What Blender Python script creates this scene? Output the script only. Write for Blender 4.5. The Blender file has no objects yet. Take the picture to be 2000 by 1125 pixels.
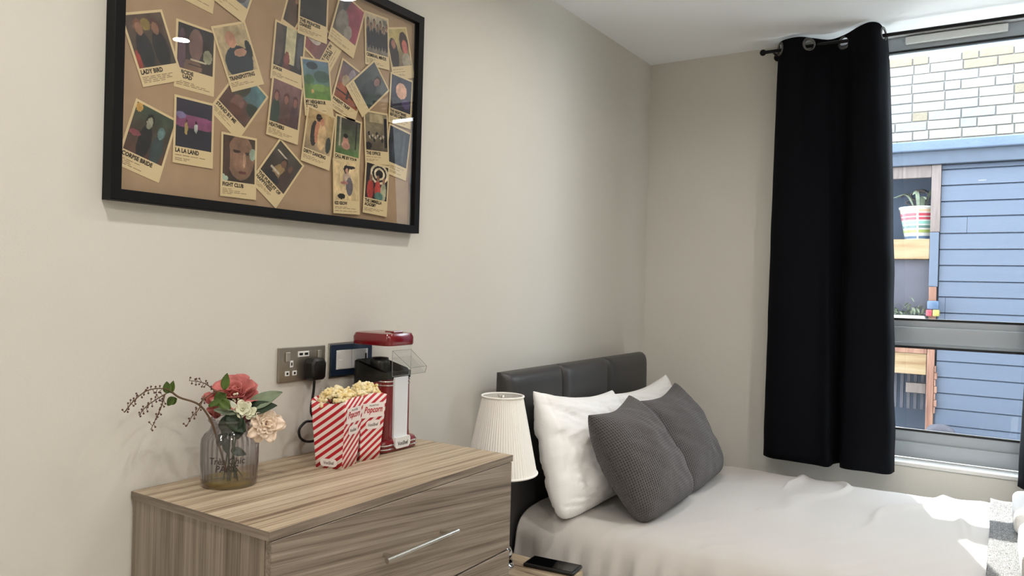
import bpy, bmesh, math, random
import numpy as np
from mathutils import Vector, Matrix, noise
random.seed(7)
S = bpy.context.scene
COL = S.collection
PI = math.pi

# ------------------------------------------------------------------ camera
cam_data = bpy.data.cameras.new('camera')
cam = bpy.data.objects.new('camera', cam_data); COL.objects.link(cam)
Fw = Vector((-0.54311219, 0.83965537, -0.00282926)); Rt = Vector((0.83931808, 0.54298402, 0.02671172)); Up = Vector((-0.02396489, -0.01213281, 0.99963917))
M = Matrix.Identity(4)
for i in range(3):
    M[i][0], M[i][1], M[i][2] = Rt[i], Up[i], -Fw[i]
M.translation = Vector((1.48, 0, 1.3))
cam.matrix_world = M
cam_data.sensor_width = 36; cam_data.lens = 1480.395 / 2000 * 36
cam_data.clip_start = 0.02
S.camera = cam

# ------------------------------------------------------------------ light and exposure
S.view_settings.view_transform = 'Standard'; S.view_settings.look = 'None'
S.view_settings.gamma = 1; S.view_settings.use_curve_mapping = False
S.view_settings.exposure = 0.0
w = bpy.data.worlds.new('world'); S.world = w; w.use_nodes = True
bg = w.node_tree.nodes['Background']
bg.inputs[0].default_value = (0.83, 0.915, 1.0, 1); bg.inputs[1].default_value = 14.5
sd = bpy.data.lights.new('sun', 'SUN'); sd.energy = 15; sd.angle = math.radians(0.8); sd.color = (1, 0.95, 0.86)
sun = bpy.data.objects.new('sun', sd); COL.objects.link(sun); sun.location = (-2, 9, 6)
sun.rotation_euler = Vector((0.36, -1, -0.705)).to_track_quat('-Z', 'Y').to_euler()
DOWNLIGHTS = [(0.72, 2.1, 6.5), (1.78, 2.1, 6.5), (0.72, 0.45, 7.5), (1.78, 0.45, 9), (1.3, -1.0, 14), (2.75, 0.9, 10)]  # last entry, by the right wall, is an invented lamp for extra frontal light
DL_COLOR = (1.0, 0.945, 0.88)

# ------------------------------------------------------------------ helpers
def BM(): return bmesh.new()

def box(bm, x0, x1, y0, y1, z0, z1, bev=0, seg=2):
    t = bmesh.new()
    bmesh.ops.create_cube(t, size=1)
    for v in t.verts:
        v.co = Vector(((x0 + x1) / 2 + v.co.x * (x1 - x0), (y0 + y1) / 2 + v.co.y * (y1 - y0), (z0 + z1) / 2 + v.co.z * (z1 - z0)))
    if bev: bmesh.ops.bevel(t, geom=t.edges[:], offset=bev, segments=seg, profile=0.5, affect='EDGES', clamp_overlap=True)
    merge(bm, t)
    return bm

def merge(bm, t):
    me = bpy.data.meshes.new('tmp'); t.to_mesh(me); t.free(); bm.from_mesh(me); bpy.data.meshes.remove(me)

def rings(bm, rs, closed=True, cap0=True, cap1=True):
    """rs: list of rings (lists of points); skin them"""
    vs = [[bm.verts.new(p) for p in r] for r in rs]
    n = len(rs[0])
    for a, b in zip(vs, vs[1:]):
        for i in range(n if closed else n - 1):
            j = (i + 1) % n
            try: bm.faces.new((a[i], a[j], b[j], b[i]))
            except ValueError: pass
    if closed and cap0: bm.faces.new(vs[0][::-1])
    if closed and cap1: bm.faces.new(vs[-1])
    return bm

def tube(bm, pts, r, n=8, closed=False):
    pts = [Vector(p) for p in pts]
    rr = r if isinstance(r, (list, tuple)) else [r] * len(pts)
    out = []; prev = None
    for i, p in enumerate(pts):
        a = pts[max(i - 1, 0)]; b = pts[min(i + 1, len(pts) - 1)]
        if closed: a = pts[i - 1]; b = pts[(i + 1) % len(pts)]
        d = (b - a).normalized()
        if prev is None:
            u = d.orthogonal().normalized()
        else:
            u = (prev - d * prev.dot(d)).normalized()
        prev = u; v = d.cross(u)
        out.append([p + (u * math.cos(2 * PI * k / n) + v * math.sin(2 * PI * k / n)) * rr[i] for k in range(n)])
    if closed: out.append(out[0]); return rings(bm, out, True, False, False)
    return rings(bm, out)

def lathe(bm, prof, n=48, c=(0, 0, 0), rfun=None, cap0=False, cap1=False):
    rs = []
    for r, z in prof:
        rs.append([(c[0] + (r * (rfun(k, n, z) if rfun else 1)) * math.cos(2 * PI * k / n), c[1] + (r * (rfun(k, n, z) if rfun else 1)) * math.sin(2 * PI * k / n), c[2] + z) for k in range(n)])
    return rings(bm, rs, True, cap0, cap1)

def smooth_path(pts, k=6):
    """Catmull-Rom"""
    pts = [Vector(p) for p in pts]; out = []
    P = [pts[0] * 2 - pts[1]] + pts + [pts[-1] * 2 - pts[-2]]
    for i in range(1, len(P) - 2):
        a, b, c, d = P[i - 1], P[i], P[i + 1], P[i + 2]
        for j in range(k):
            t = j / k
            out.append(0.5 * ((2 * b) + (c - a) * t + (2 * a - 5 * b + 4 * c - d) * t * t + (3 * b - a - 3 * c + d) * t ** 3))
    out.append(pts[-1]); return out

def grid(bm, fn, nu, nv):
    """fn(u,v) -> point, u,v in 0..1"""
    vs = [[bm.verts.new(fn(i / nu, j / nv)) for i in range(nu + 1)] for j in range(nv + 1)]
    fs = []
    for j in range(nv):
        for i in range(nu):
            fs.append(bm.faces.new((vs[j][i], vs[j][i + 1], vs[j + 1][i + 1], vs[j + 1][i])))
    return vs

def wloc(o):
    l = Vector((0, 0, 0))
    while o: l += o.location; o = o.parent
    return l

def obj(name, bm, mat, parent=None, origin=None, local=False, smooth=False, solid=0, solid_off=-1, subsurf=0):
    """bm in world coordinates unless local"""
    if parent is not None and not local:
        off = -wloc(parent)
        for v in bm.verts: v.co += off
    if origin is not None:
        o_ = Vector(origin)
        base = wloc(parent) if (parent is not None and not local) else Vector()
        for v in bm.verts: v.co -= (o_ - base)
    bmesh.ops.recalc_face_normals(bm, faces=bm.faces[:])
    me = bpy.data.meshes.new(name); bm.to_mesh(me); bm.free()
    me.materials.append(mat)
    if smooth:
        me.polygons.foreach_set('use_smooth', [True] * len(me.polygons))
        if smooth != True: me.set_sharp_from_angle(angle=math.radians(smooth))
    o = bpy.data.objects.new(name, me); COL.objects.link(o)
    if parent is not None: o.parent = parent
    if origin is not None:
        o.location = Vector(origin) - (wloc(parent) if (parent is not None and not local) else Vector())
    if solid:
        m = o.modifiers.new('solid', 'SOLIDIFY'); m.thickness = solid; m.offset = solid_off
    if subsurf:
        m = o.modifiers.new('sub', 'SUBSURF'); m.levels = subsurf; m.render_levels = subsurf
    return o

def tag(o, label, cat, group=None, kind=None):
    o['label'] = label; o['category'] = cat
    if group: o['group'] = group
    if kind: o['kind'] = kind
    return o

def thing(name, label, cat, loc=(0, 0, 0), rotz=0, group=None):
    o = bpy.data.objects.new(name, None); COL.objects.link(o)
    o.location = loc; o.rotation_euler = (0, 0, rotz); o.empty_display_size = 0.05
    return tag(o, label, cat, group)

def struct(name, bm, mat, **k):
    o = obj(name, bm, mat, **k); o['kind'] = 'structure'; return o

# ------------------------------------------------------------------ materials
def srgb(r, g, b):
    f = lambda c: (c / 255) / 12.92 if c / 255 <= 0.04045 else ((c / 255 + 0.055) / 1.055) ** 2.4
    return (f(r), f(g), f(b), 1)

def pmat(name, col, rough=0.5, metal=0, var=0.0, scale=8, bump=0.0, bscale=60, spec=0.5, stretch=None, col2=None, sheen=0, coat=0, emit=0, trans=0):
    m = bpy.data.materials.new(name); m.use_nodes = True
    nt = m.node_tree; N = nt.nodes; L = nt.links; p = N['Principled BSDF']
    p.inputs['Base Color'].default_value = col; p.inputs['Roughness'].default_value = rough
    p.inputs['Metallic'].default_value = metal; p.inputs['Specular IOR Level'].default_value = spec
    if sheen: p.inputs['Sheen Weight'].default_value = sheen
    if coat: p.inputs['Coat Weight'].default_value = coat; p.inputs['Coat Roughness'].default_value = 0.08
    if trans: p.inputs['Subsurface Weight'].default_value = trans; p.inputs['Subsurface Radius'].default_value = (0.01, 0.008, 0.006)
    tc = N.new('ShaderNodeTexCoord'); mp = N.new('ShaderNodeMapping'); L.new(tc.outputs['Object'], mp.inputs[0])
    if stretch: mp.inputs['Scale'].default_value = stretch
    if var or col2:
        nz = N.new('ShaderNodeTexNoise'); nz.inputs['Scale'].default_value = scale; nz.inputs['Detail'].default_value = 5
        L.new(mp.outputs[0], nz.inputs['Vector'])
        rp = N.new('ShaderNodeValToRGB'); rp.color_ramp.elements[0].position = 0.3; rp.color_ramp.elements[1].position = 0.7
        c2 = col2 if col2 else tuple(min(1, c * (1 + var)) for c in col[:3]) + (1,)
        rp.color_ramp.elements[0].color = tuple(c * (1 - var) for c in col[:3]) + (1,); rp.color_ramp.elements[1].color = c2
        L.new(nz.outputs['Fac'], rp.inputs[0]); L.new(rp.outputs[0], p.inputs['Base Color'])
    if bump:
        n2 = N.new('ShaderNodeTexNoise'); n2.inputs['Scale'].default_value = bscale; n2.inputs['Detail'].default_value = 3
        L.new(mp.outputs[0], n2.inputs['Vector'])
        b = N.new('ShaderNodeBump'); b.inputs['Strength'].default_value = bump; b.inputs['Distance'].default_value = 0.01
        L.new(n2.outputs['Fac'], b.inputs['Height']); L.new(b.outputs[0], p.inputs['Normal'])
    return m

def wood(name, ca, cb, cc, stretch, rot=(0, 0, 0), rough=0.45):
    """streaky laminate oak; grain runs along the axis with small stretch"""
    m = bpy.data.materials.new(name); m.use_nodes = True
    nt = m.node_tree; N = nt.nodes; L = nt.links; p = N['Principled BSDF']
    p.inputs['Roughness'].default_value = rough; p.inputs['Specular IOR Level'].default_value = 0.35
    tc = N.new('ShaderNodeTexCoord'); m0 = N.new('ShaderNodeMapping'); m0.inputs['Rotation'].default_value = rot
    mp = N.new('ShaderNodeMapping'); L.new(tc.outputs['Object'], m0.inputs[0]); L.new(m0.outputs[0], mp.inputs[0]); mp.inputs['Scale'].default_value = stretch
    n1 = N.new('ShaderNodeTexNoise'); n1.inputs['Scale'].default_value = 1.0; n1.inputs['Detail'].default_value = 6; n1.inputs['Roughness'].default_value = 0.62; n1.inputs['Distortion'].default_value = 0.35
    L.new(mp.outputs[0], n1.inputs['Vector'])
    mp2 = N.new('ShaderNodeMapping'); mp2.inputs['Scale'].default_value = tuple(s * 4.5 for s in stretch); L.new(m0.outputs[0], mp2.inputs[0])
    n2 = N.new('ShaderNodeTexNoise'); n2.inputs['Scale'].default_value = 1.0; n2.inputs['Detail'].default_value = 3; L.new(mp2.outputs[0], n2.inputs['Vector'])
    mx = N.new('ShaderNodeMath'); mx.operation = 'MULTIPLY_ADD'; mx.inputs[1].default_value = 0.35; L.new(n2.outputs['Fac'], mx.inputs[0])
    ml = N.new('ShaderNodeMath'); ml.operation = 'MULTIPLY'; ml.inputs[1].default_value = 0.65; L.new(n1.outputs['Fac'], ml.inputs[0]); L.new(ml.outputs[0], mx.inputs[2])
    rp = N.new('ShaderNodeValToRGB'); e = rp.color_ramp.elements
    e[0].position = 0.36; e[0].color = ca; e[1].position = 0.62; e[1].color = cc
    k = e.new(0.48); k.color = cb
    L.new(mx.outputs[0], rp.inputs[0]); L.new(rp.outputs[0], p.inputs['Base Color'])
    return m

def glass_mat(name, tint=(1, 1, 1, 1), rough=0.0, refl=1.0, ior=1.5):
    """thin pane: clear transmission plus Fresnel reflection"""
    m = bpy.data.materials.new(name); m.use_nodes = True
    nt = m.node_tree; N = nt.nodes; L = nt.links; N.remove(N['Principled BSDF'])
    t = N.new('ShaderNodeBsdfTransparent'); t.inputs[0].default_value = tint
    g = N.new('ShaderNodeBsdfGlossy'); g.inputs['Roughness'].default_value = rough
    f = N.new('ShaderNodeFresnel'); f.inputs['IOR'].default_value = ior
    ge = N.new('ShaderNodeNewGeometry'); io = N.new('ShaderNodeMath'); io.operation = 'MULTIPLY_ADD'   # same reflectance from both sides
    io.inputs[1].default_value = 1 / ior - ior; io.inputs[2].default_value = ior; L.new(ge.outputs['Backfacing'], io.inputs[0]); L.new(io.outputs[0], f.inputs['IOR'])
    k = N.new('ShaderNodeMath'); k.operation = 'MULTIPLY'; k.inputs[1].default_value = refl * .5; L.new(f.outputs[0], k.inputs[0])
    x = N.new('ShaderNodeMixShader'); L.new(k.outputs[0], x.inputs[0]); L.new(t.outputs[0], x.inputs[1]); L.new(g.outputs[0], x.inputs[2])
    L.new(x.outputs[0], N['Material Output'].inputs[0])
    return m

WALL = pmat('wall_paint', srgb(213, 210, 202), 0.75, var=0.015, scale=2, bump=0.06, bscale=240, spec=0.25)
CEIL = pmat('ceiling_paint', srgb(247, 249, 251), 0.8, bump=0.04, bscale=200, spec=0.2)
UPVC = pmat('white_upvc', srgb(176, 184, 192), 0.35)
SILL = pmat('sill_white', srgb(225, 225, 222), 0.4)
GASKET = pmat('black_rubber_gasket', srgb(25, 27, 30), 0.6)
PANE = glass_mat('window_glass', (0.96, 0.98, 0.985, 1), refl=1.0)
PGLASS = glass_mat('picture_glass', (0.98, 0.98, 0.98, 1), refl=2.0, ior=1.5)
FLOORM = wood('floor_laminate', srgb(196, 188, 176), srgb(210, 203, 192), srgb(222, 216, 206), (10, 1, 1))
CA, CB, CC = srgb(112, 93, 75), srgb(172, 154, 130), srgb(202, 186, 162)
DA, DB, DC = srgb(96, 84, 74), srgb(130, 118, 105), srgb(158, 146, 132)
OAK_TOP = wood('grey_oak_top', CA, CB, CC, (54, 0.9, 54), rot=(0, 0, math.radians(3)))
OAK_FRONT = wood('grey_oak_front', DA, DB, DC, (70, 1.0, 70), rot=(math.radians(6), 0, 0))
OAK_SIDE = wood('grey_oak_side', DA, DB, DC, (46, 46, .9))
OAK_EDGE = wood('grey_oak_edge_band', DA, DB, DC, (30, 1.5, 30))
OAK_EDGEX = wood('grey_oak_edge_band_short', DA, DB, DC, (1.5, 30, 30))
TABLEW = wood('bedside_oak_top', CA, CB, CC, (1.6, 22, 22))
NICKEL = pmat('brushed_nickel', srgb(200, 196, 188), 0.28, 1, bump=0.02, bscale=300)
BLACKF = pmat('black_picture_frame', srgb(10, 11, 14), 0.55, bump=0.03, bscale=120, spec=0.2)
KRAFT = pmat('kraft_backing', srgb(176, 149, 119), 0.85, var=0.05, scale=30)
CREAM = pmat('cream_card', srgb(226, 205, 160), 0.7)
INK = pmat('black_ink', srgb(40, 34, 30), 0.8)
STEEL = pmat('brushed_steel_plate', srgb(165, 158, 148), 0.3, 0.9, bump=0.02, bscale=200, stretch=(1, 1, 20))
WPLAST = pmat('white_plastic', srgb(226, 226, 224), 0.35)
BPLAST = pmat('black_plastic', srgb(16, 16, 17), 0.4)
NAVYPL = pmat('dark_blue_plate', srgb(38, 52, 74), 0.3, 0.3)
RED = pmat('glossy_red_enamel', srgb(116, 2, 14), 0.2, coat=0.6)
CHROME = pmat('chrome', srgb(225, 225, 225), 0.08, 1)
BOWL = pmat('dark_anodised_bowl', srgb(38, 38, 36), 0.35, 0.5)
CLEARP = glass_mat('clear_plastic', (0.975, 0.98, 0.98, 1), 0.02, refl=0.9)
EDGEP = pmat('clear_plastic_edge', srgb(150, 152, 150), 0.2)
PWHITE = pmat('white_satin_panel', srgb(222, 226, 230), 0.3)
POPC = pmat('popped_corn', srgb(240, 210, 130), 0.6, col2=srgb(255, 248, 218), var=0.12, scale=70, trans=0.2)
SHADE = pmat('ivory_pleated_fabric', srgb(246, 244, 240), 0.8, trans=0.1)
LEATHER = pmat('charcoal_leather', srgb(58, 57, 58), 0.42, bump=0.08, bscale=260)
SHEET = pmat('white_cotton_sheet', srgb(198, 194, 190), 0.85, bump=0.05, bscale=220, sheen=0.1)
PILLOW = pmat('white_cotton_pillow', srgb(248, 248, 248), 0.85, bump=0.06, bscale=160, sheen=0.1)
CURT = pmat('navy_black_curtain', srgb(7, 9, 15), 0.85, bump=0.05, bscale=600, spec=0.12)
EYEM = pmat('dull_pewter', srgb(112, 110, 108), 0.4, 1)
RODM = pmat('black_metal_rod', srgb(20, 19, 20), 0.35, 0.6)
LEAFG = pmat('green_leaf', srgb(74, 96, 34), 0.5, var=0.25, scale=40)
LEAFD = pmat('dark_green_leaf', srgb(44, 62, 44), 0.5, var=0.25, scale=40)
LEAFP = pmat('pale_green_leaf', srgb(128, 142, 118), 0.6, var=0.2, scale=30)
LEAFW = pmat('white_edged_leaf', srgb(206, 212, 194), 0.6, var=0.12, scale=60)
PINK = pmat('coral_pink_petal', srgb(194, 112, 108), 0.6, var=0.15, scale=30, trans=0.1)
CRPET = pmat('cream_petal', srgb(244, 224, 204), 0.65, var=0.1, scale=40, trans=0.15)
WPET = pmat('white_petal', srgb(226, 226, 200), 0.6, var=0.08, scale=60)
BERRY = pmat('dried_berry', srgb(86, 52, 50), 0.6)
TWIG = pmat('brown_twig', srgb(96, 74, 52), 0.7)
STEMG = pmat('green_stem', srgb(58, 70, 40), 0.6)
VASEG = glass_mat('ribbed_vase_glass', (0.97, 0.965, 0.975, 1), 0.02, refl=3.6, ior=1.5)
_N = VASEG.node_tree.nodes; _L = VASEG.node_tree.links     # thicker glass along a grazing ray absorbs more
_w = _N.new('ShaderNodeLayerWeight'); _w.inputs['Blend'].default_value = 0.45
_m = _N.new('ShaderNodeMix'); _m.data_type = 'RGBA'; _m.inputs['A'].default_value = (0.97, 0.965, 0.975, 1); _m.inputs['B'].default_value = (0.50, 0.47, 0.50, 1)
_L.new(_w.outputs['Facing'], _m.inputs['Factor']); _L.new(_m.outputs['Result'], [n for n in _N if n.type == 'BSDF_TRANSPARENT'][0].inputs[0])
LIQ = glass_mat('amber_resin_base', (0.94, 0.90, 0.62, 1), 0.0, refl=1.0, ior=1.33)
VPRINT = pmat('vase_lettering', srgb(54, 46, 42), 0.5)
PHONEG = pmat('phone_glass', srgb(8, 8, 10), 0.05)
def waffle():
    m = bpy.data.materials.new('grey_waffle_fabric'); m.use_nodes = True
    N = m.node_tree.nodes; L = m.node_tree.links; p = N['Principled BSDF']
    p.inputs['Base Color'].default_value = srgb(84, 81, 82); p.inputs['Roughness'].default_value = 0.9; p.inputs['Sheen Weight'].default_value = 0.2
    uv = N.new('ShaderNodeUVMap'); sp = N.new('ShaderNodeSeparateXYZ'); L.new(uv.outputs[0], sp.inputs[0])
    hs = []
    for ax in (0, 1):
        k = N.new('ShaderNodeMath'); k.operation = 'MULTIPLY'; k.inputs[1].default_value = 2 * PI * 40; L.new(sp.outputs[ax], k.inputs[0])
        s = N.new('ShaderNodeMath'); s.operation = 'SINE'; L.new(k.outputs[0], s.inputs[0]); hs.append(s)
    mu = N.new('ShaderNodeMath'); mu.operation = 'MAXIMUM'; L.new(hs[0].outputs[0], mu.inputs[0]); L.new(hs[1].outputs[0], mu.inputs[1])
    b = N.new('ShaderNodeBump'); b.inputs['Strength'].default_value = 0.55; b.inputs['Distance'].default_value = 0.004
    L.new(mu.outputs[0], b.inputs['Height']); L.new(b.outputs[0], p.inputs['Normal'])
    rp = N.new('ShaderNodeValToRGB'); rp.color_ramp.elements[0].position = 0.0; rp.color_ramp.elements[0].color = srgb(62, 59, 61); rp.color_ramp.elements[1].position = 0.8; rp.color_ramp.elements[1].color = srgb(90, 87, 88)
    L.new(mu.outputs[0], rp.inputs[0]); L.new(rp.outputs[0], p.inputs['Base Color'])
    return m
WAFFLE = waffle()
def stripes_mat():
    m = bpy.data.materials.new('red_white_diagonal_stripes'); m.use_nodes = True
    N = m.node_tree.nodes; L = m.node_tree.links; p = N['Principled BSDF']; p.inputs['Roughness'].default_value = 0.55
    uv = N.new('ShaderNodeUVMap'); sp = N.new('ShaderNodeSeparateXYZ'); L.new(uv.outputs[0], sp.inputs[0])
    a = N.new('ShaderNodeMath'); a.operation = 'MULTIPLY_ADD'; a.inputs[1].default_value = -0.72; L.new(sp.outputs[0], a.inputs[0]); L.new(sp.outputs[1], a.inputs[2])
    k = N.new('ShaderNodeMath'); k.operation = 'MULTIPLY'; k.inputs[1].default_value = 1 / 0.0185; L.new(a.outputs[0], k.inputs[0])
    f = N.new('ShaderNodeMath'); f.operation = 'FRACT'; L.new(k.outputs[0], f.inputs[0])
    g = N.new('ShaderNodeMath'); g.operation = 'GREATER_THAN'; g.inputs[1].default_value = 0.52; L.new(f.outputs[0], g.inputs[0])
    x = N.new('ShaderNodeMix'); x.data_type = 'RGBA'; x.inputs['A'].default_value = srgb(240, 226, 220); x.inputs['B'].default_value = srgb(186, 24, 40)
    L.new(g.outputs[0], x.inputs['Factor']); L.new(x.outputs['Result'], p.inputs['Base Color'])
    return m
STRIPE = stripes_mat()
LABELW = pmat('label_white', srgb(242, 232, 228), 0.5)
LABELR = pmat('label_red_ink', srgb(190, 40, 52), 0.5)
LABELG = pmat('label_grey_ink', srgb(90, 84, 82), 0.5)
def vcol_mat():
    m = bpy.data.materials.new('printed_photo'); m.use_nodes = True
    N = m.node_tree.nodes; L = m.node_tree.links; p = N['Principled BSDF']; p.inputs['Roughness'].default_value = 0.6
    a = N.new('ShaderNodeVertexColor'); a.layer_name = 'print'; L.new(a.outputs[0], p.inputs['Base Color'])
    return m
PRINT = vcol_mat()
def throw_mat():
    m = bpy.data.materials.new('speckled_throw_fabric'); m.use_nodes = True
    N = m.node_tree.nodes; L = m.node_tree.links; p = N['Principled BSDF']; p.inputs['Roughness'].default_value = 0.9
    tc = N.new('ShaderNodeTexCoord'); nz = N.new('ShaderNodeTexNoise'); nz.inputs['Scale'].default_value = 60; nz.inputs['Detail'].default_value = 1; nz.inputs['Distortion'].default_value = 2.5
    L.new(tc.outputs['Object'], nz.inputs['Vector'])
    k = N.new('ShaderNodeMath'); k.operation = 'MULTIPLY'; k.inputs[1].default_value = 7; L.new(nz.outputs['Fac'], k.inputs[0])
    f = N.new('ShaderNodeMath'); f.operation = 'FRACT'; L.new(k.outputs[0], f.inputs[0])
    rp = N.new('ShaderNodeValToRGB'); rp.color_ramp.elements[0].position = 0.40; rp.color_ramp.elements[0].color = srgb(30, 31, 34); rp.color_ramp.elements[1].position = 0.5; rp.color_ramp.elements[1].color = srgb(150, 150, 150)
    L.new(f.outputs[0], rp.inputs[0]); L.new(rp.outputs[0], p.inputs['Base Color'])
    return m
THROW = throw_mat()
TOWEL = pmat('white_terry', srgb(235, 235, 235), 0.95, bump=0.5, bscale=350, sheen=0.3)
TOWELG = pmat('grey_terry', srgb(150, 148, 150), 0.95, bump=0.5, bscale=350, sheen=0.3)
# outside
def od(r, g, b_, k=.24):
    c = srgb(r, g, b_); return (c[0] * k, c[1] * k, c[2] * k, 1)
BRICKS = [pmat('pale_brick_%s' % n, c, 0.85, var=0.1, scale=25, bump=0.4, bscale=60) for n, c in (('buff', srgb(104, 99, 89)), ('grey', srgb(96, 94, 90)), ('cream', srgb(105, 101, 93)), ('tan', srgb(92, 84, 70)))]
MORTAR = pmat('mortar', srgb(90, 88, 86), 0.9, bump=0.3, bscale=80)
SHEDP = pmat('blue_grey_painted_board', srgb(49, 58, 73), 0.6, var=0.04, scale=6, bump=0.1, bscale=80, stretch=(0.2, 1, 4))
SHEDG = pmat('shed_backing', srgb(46, 54, 68), 0.8)
FELT = pmat('blue_grey_roof_felt', srgb(58, 70, 86), 0.8, var=0.1, scale=12, bump=0.3, bscale=50)
FASC = pmat('dark_fascia', srgb(47, 55, 67), 0.8, var=0.12, scale=25)
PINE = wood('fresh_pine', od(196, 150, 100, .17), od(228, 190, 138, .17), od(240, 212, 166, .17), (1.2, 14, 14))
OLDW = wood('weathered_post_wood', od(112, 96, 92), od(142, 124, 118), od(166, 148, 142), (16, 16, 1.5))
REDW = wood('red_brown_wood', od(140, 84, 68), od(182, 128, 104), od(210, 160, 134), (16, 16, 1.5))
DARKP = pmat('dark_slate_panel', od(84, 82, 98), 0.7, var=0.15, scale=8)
GROUND = pmat('pale_concrete', srgb(170, 168, 162), 0.9, var=0.08, scale=4)
RENDERW = pmat('outer_wall_render', srgb(200, 196, 188), 0.9)
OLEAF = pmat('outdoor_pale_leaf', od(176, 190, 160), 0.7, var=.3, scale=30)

# ------------------------------------------------------------------ room shell
H = 2.404; CY = 3.494; XR = 3.3; YB = -1.7
WX0, WX1 = 0.82, 2.02         # window opening
WZ0 = 0.615
struct('floor', box(BM(), -0.1, XR + .1, YB - .1, CY + .3, -0.1, 0), FLOORM)
struct('ceiling', box(BM(), -0.1, XR + .1, YB - .1, CY + .3, H, H + .12), CEIL)
struct('wall_left', box(BM(), -0.12, 0, YB - .1, CY + .3, 0, H), WALL)
struct('wall_right', box(BM(), XR, XR + .12, YB - .1, CY + .3, 0, H), WALL)
struct('wall_rear', box(BM(), 0, XR, YB - .12, YB, 0, H), WALL)
wb = BM()
box(wb, 0, WX0, CY, CY + .3, 0, H); box(wb, WX1, XR, CY, CY + .3, 0, H); box(wb, WX0, WX1, CY, CY + .3, 0, WZ0 - .012)
struct('wall_window', wb, WALL)
struct('baseboard_left', box(BM(), 0, .014, YB, CY, 0, .1, .003), UPVC)
struct('baseboard_window', box(BM(), .014, XR, CY - .014, CY, 0, .1, .003), UPVC)

# window: frame, transom, panes, gaskets, vent, sill
FY = 3.60
win = thing('window_1', '', ''); del win['label']; del win['category']; win['kind'] = 'structure'; win.location = (WX0, FY, WZ0)
def frame_rail(name, z0, z1, y0=FY, y1=FY + .07, bev=.006):
    return obj(name, box(BM(), WX0, WX1, y0, y1, z0, z1, bev), UPVC, win, smooth=30)
# outer rails and jambs
frame_rail('bottom_rail', .625, .735, FY, FY + .07)
frame_rail('bottom_rail', .625, .690, FY - .014, FY + .004, .004)
frame_rail('transom', 1.090, 1.200)
frame_rail('transom_trim', 1.105, 1.172, FY - .016, FY + .004, .005)
frame_rail('top_rail', 2.345, 2.404, FY, FY + .07)
obj('jamb', box(BM(), WX0, WX0 + .06, FY, FY + .07, .625, H, .006), UPVC, win)
obj('jamb', box(BM(), WX1 - .06, WX1, FY, FY + .07, .625, H, .006), UPVC, win)
for zz in (.735, 1.082, 1.200, 2.337):
    obj('gasket', box(BM(), WX0 + .06, WX1 - .06, FY - .001, FY + .02, zz, zz + .008), GASKET, win)
obj('pane', box(BM(), WX0 + .058, WX1 - .058, FY + .028, FY + .032, .738, 1.088), PANE, win)
obj('pane', box(BM(), WX0 + .058, WX1 - .058, FY + .028, FY + .032, 1.202, 2.342), PANE, win)
v = BM(); box(v, 1.11, 1.475, FY - .022, FY + .002, 2.366, 2.396, .004); box(v, 1.115, 1.47, FY - .028, FY - .02, 2.364, 2.371, .001)
obj('trickle_vent', v, WPLAST, win)
obj('window_sill', box(BM(), WX0 + .001, WX1 - .001, CY - .006, FY + .002, WZ0 - .010, WZ0 + .006, .003), SILL, win)
struct('trim_1', box(BM(), WX0, WX1, FY + .072, CY + .3, H - .02, H), UPVC)

# recessed ceiling lights; the last is an added fill lamp
for i, (x, y, p) in enumerate(DOWNLIGHTS):
    lb = ['white recessed ceiling downlight nearest the bed headboard', 'white recessed ceiling downlight above the foot end of the bed', 'white recessed ceiling downlight above and before the chest of drawers', 'white recessed ceiling downlight above the camera position', 'white recessed ceiling downlight at the rear of the room', 'added fill lamp built as a white ceiling downlight near the right wall'][i]
    t = thing('ceiling_downlight', lb, 'ceiling light', (x, y, H), group='recessed ceiling downlights')
    b = BM(); lathe(b, [(.036, -.0005), (.036, -.006), (.042, -.007), (.048, -.0005)], 32)
    obj('trim_ring', b, WPLAST, t, local=True, smooth=True)
    b = BM(); lathe(b, [(.0355, -.0005), (.0355, -.002)], 32, cap0=True, cap1=True)
    obj('lens', b, WPLAST, t, local=True)
    ld = bpy.data.lights.new('downlight', 'AREA'); ld.shape = 'DISK'; ld.size = .07; ld.energy = p; ld.color = DL_COLOR; ld.spread = math.radians(165)
    lo = bpy.data.objects.new('lamp_light', ld); COL.objects.link(lo); lo.parent = t; lo.location = (0, 0, -.008)

# ------------------------------------------------------------------ outside
struct('trim_2', box(BM(), -6, 9, CY + .3, 14, -.3, -.1), GROUND).name = 'ground'
bw = BM(); box(bw, .5, 5.5, 6.80, 7.0, -.1, 3.2)
wallo = struct('wall_outside', bw, MORTAR)
bmeshes = {}
for L_ in (.2165, .1045):
    for k in range(4):
        me = bpy.data.meshes.new('brick'); b = box(BM(), -L_ / 2, L_ / 2, -.004, .01, -.0337, .0337, .003, 1); b.to_mesh(me); b.free(); me.materials.append(BRICKS[k]); bmeshes[L_, k] = me
rb = random.Random(5)
for c in range(14):
    z = 2.17 + c * .075
    x = .5 + (.1115 if c % 2 else 0.0) + rb.uniform(0, .02)
    while x < 2.3:
        L_ = .1045 if rb.random() < .3 else .2165
        o = bpy.data.objects.new('brick', bmeshes[L_, rb.choice((0, 0, 1, 1, 2, 2, 3))]); COL.objects.link(o); o.parent = wallo
        o.location = (x + L_ / 2, 6.795 - rb.uniform(0, .004), z + .0325 + rb.uniform(-.0015, .0015)); o.rotation_euler = (0, rb.uniform(-.006, .006), 0); x += L_ + .0085
SY = 6.0
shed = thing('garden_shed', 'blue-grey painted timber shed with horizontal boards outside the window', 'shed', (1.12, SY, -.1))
obj('inner_wall', box(BM(), 1.11, 3.6, SY + .02, SY + .05, -.1, 2.22), SHEDG, shed)
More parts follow.
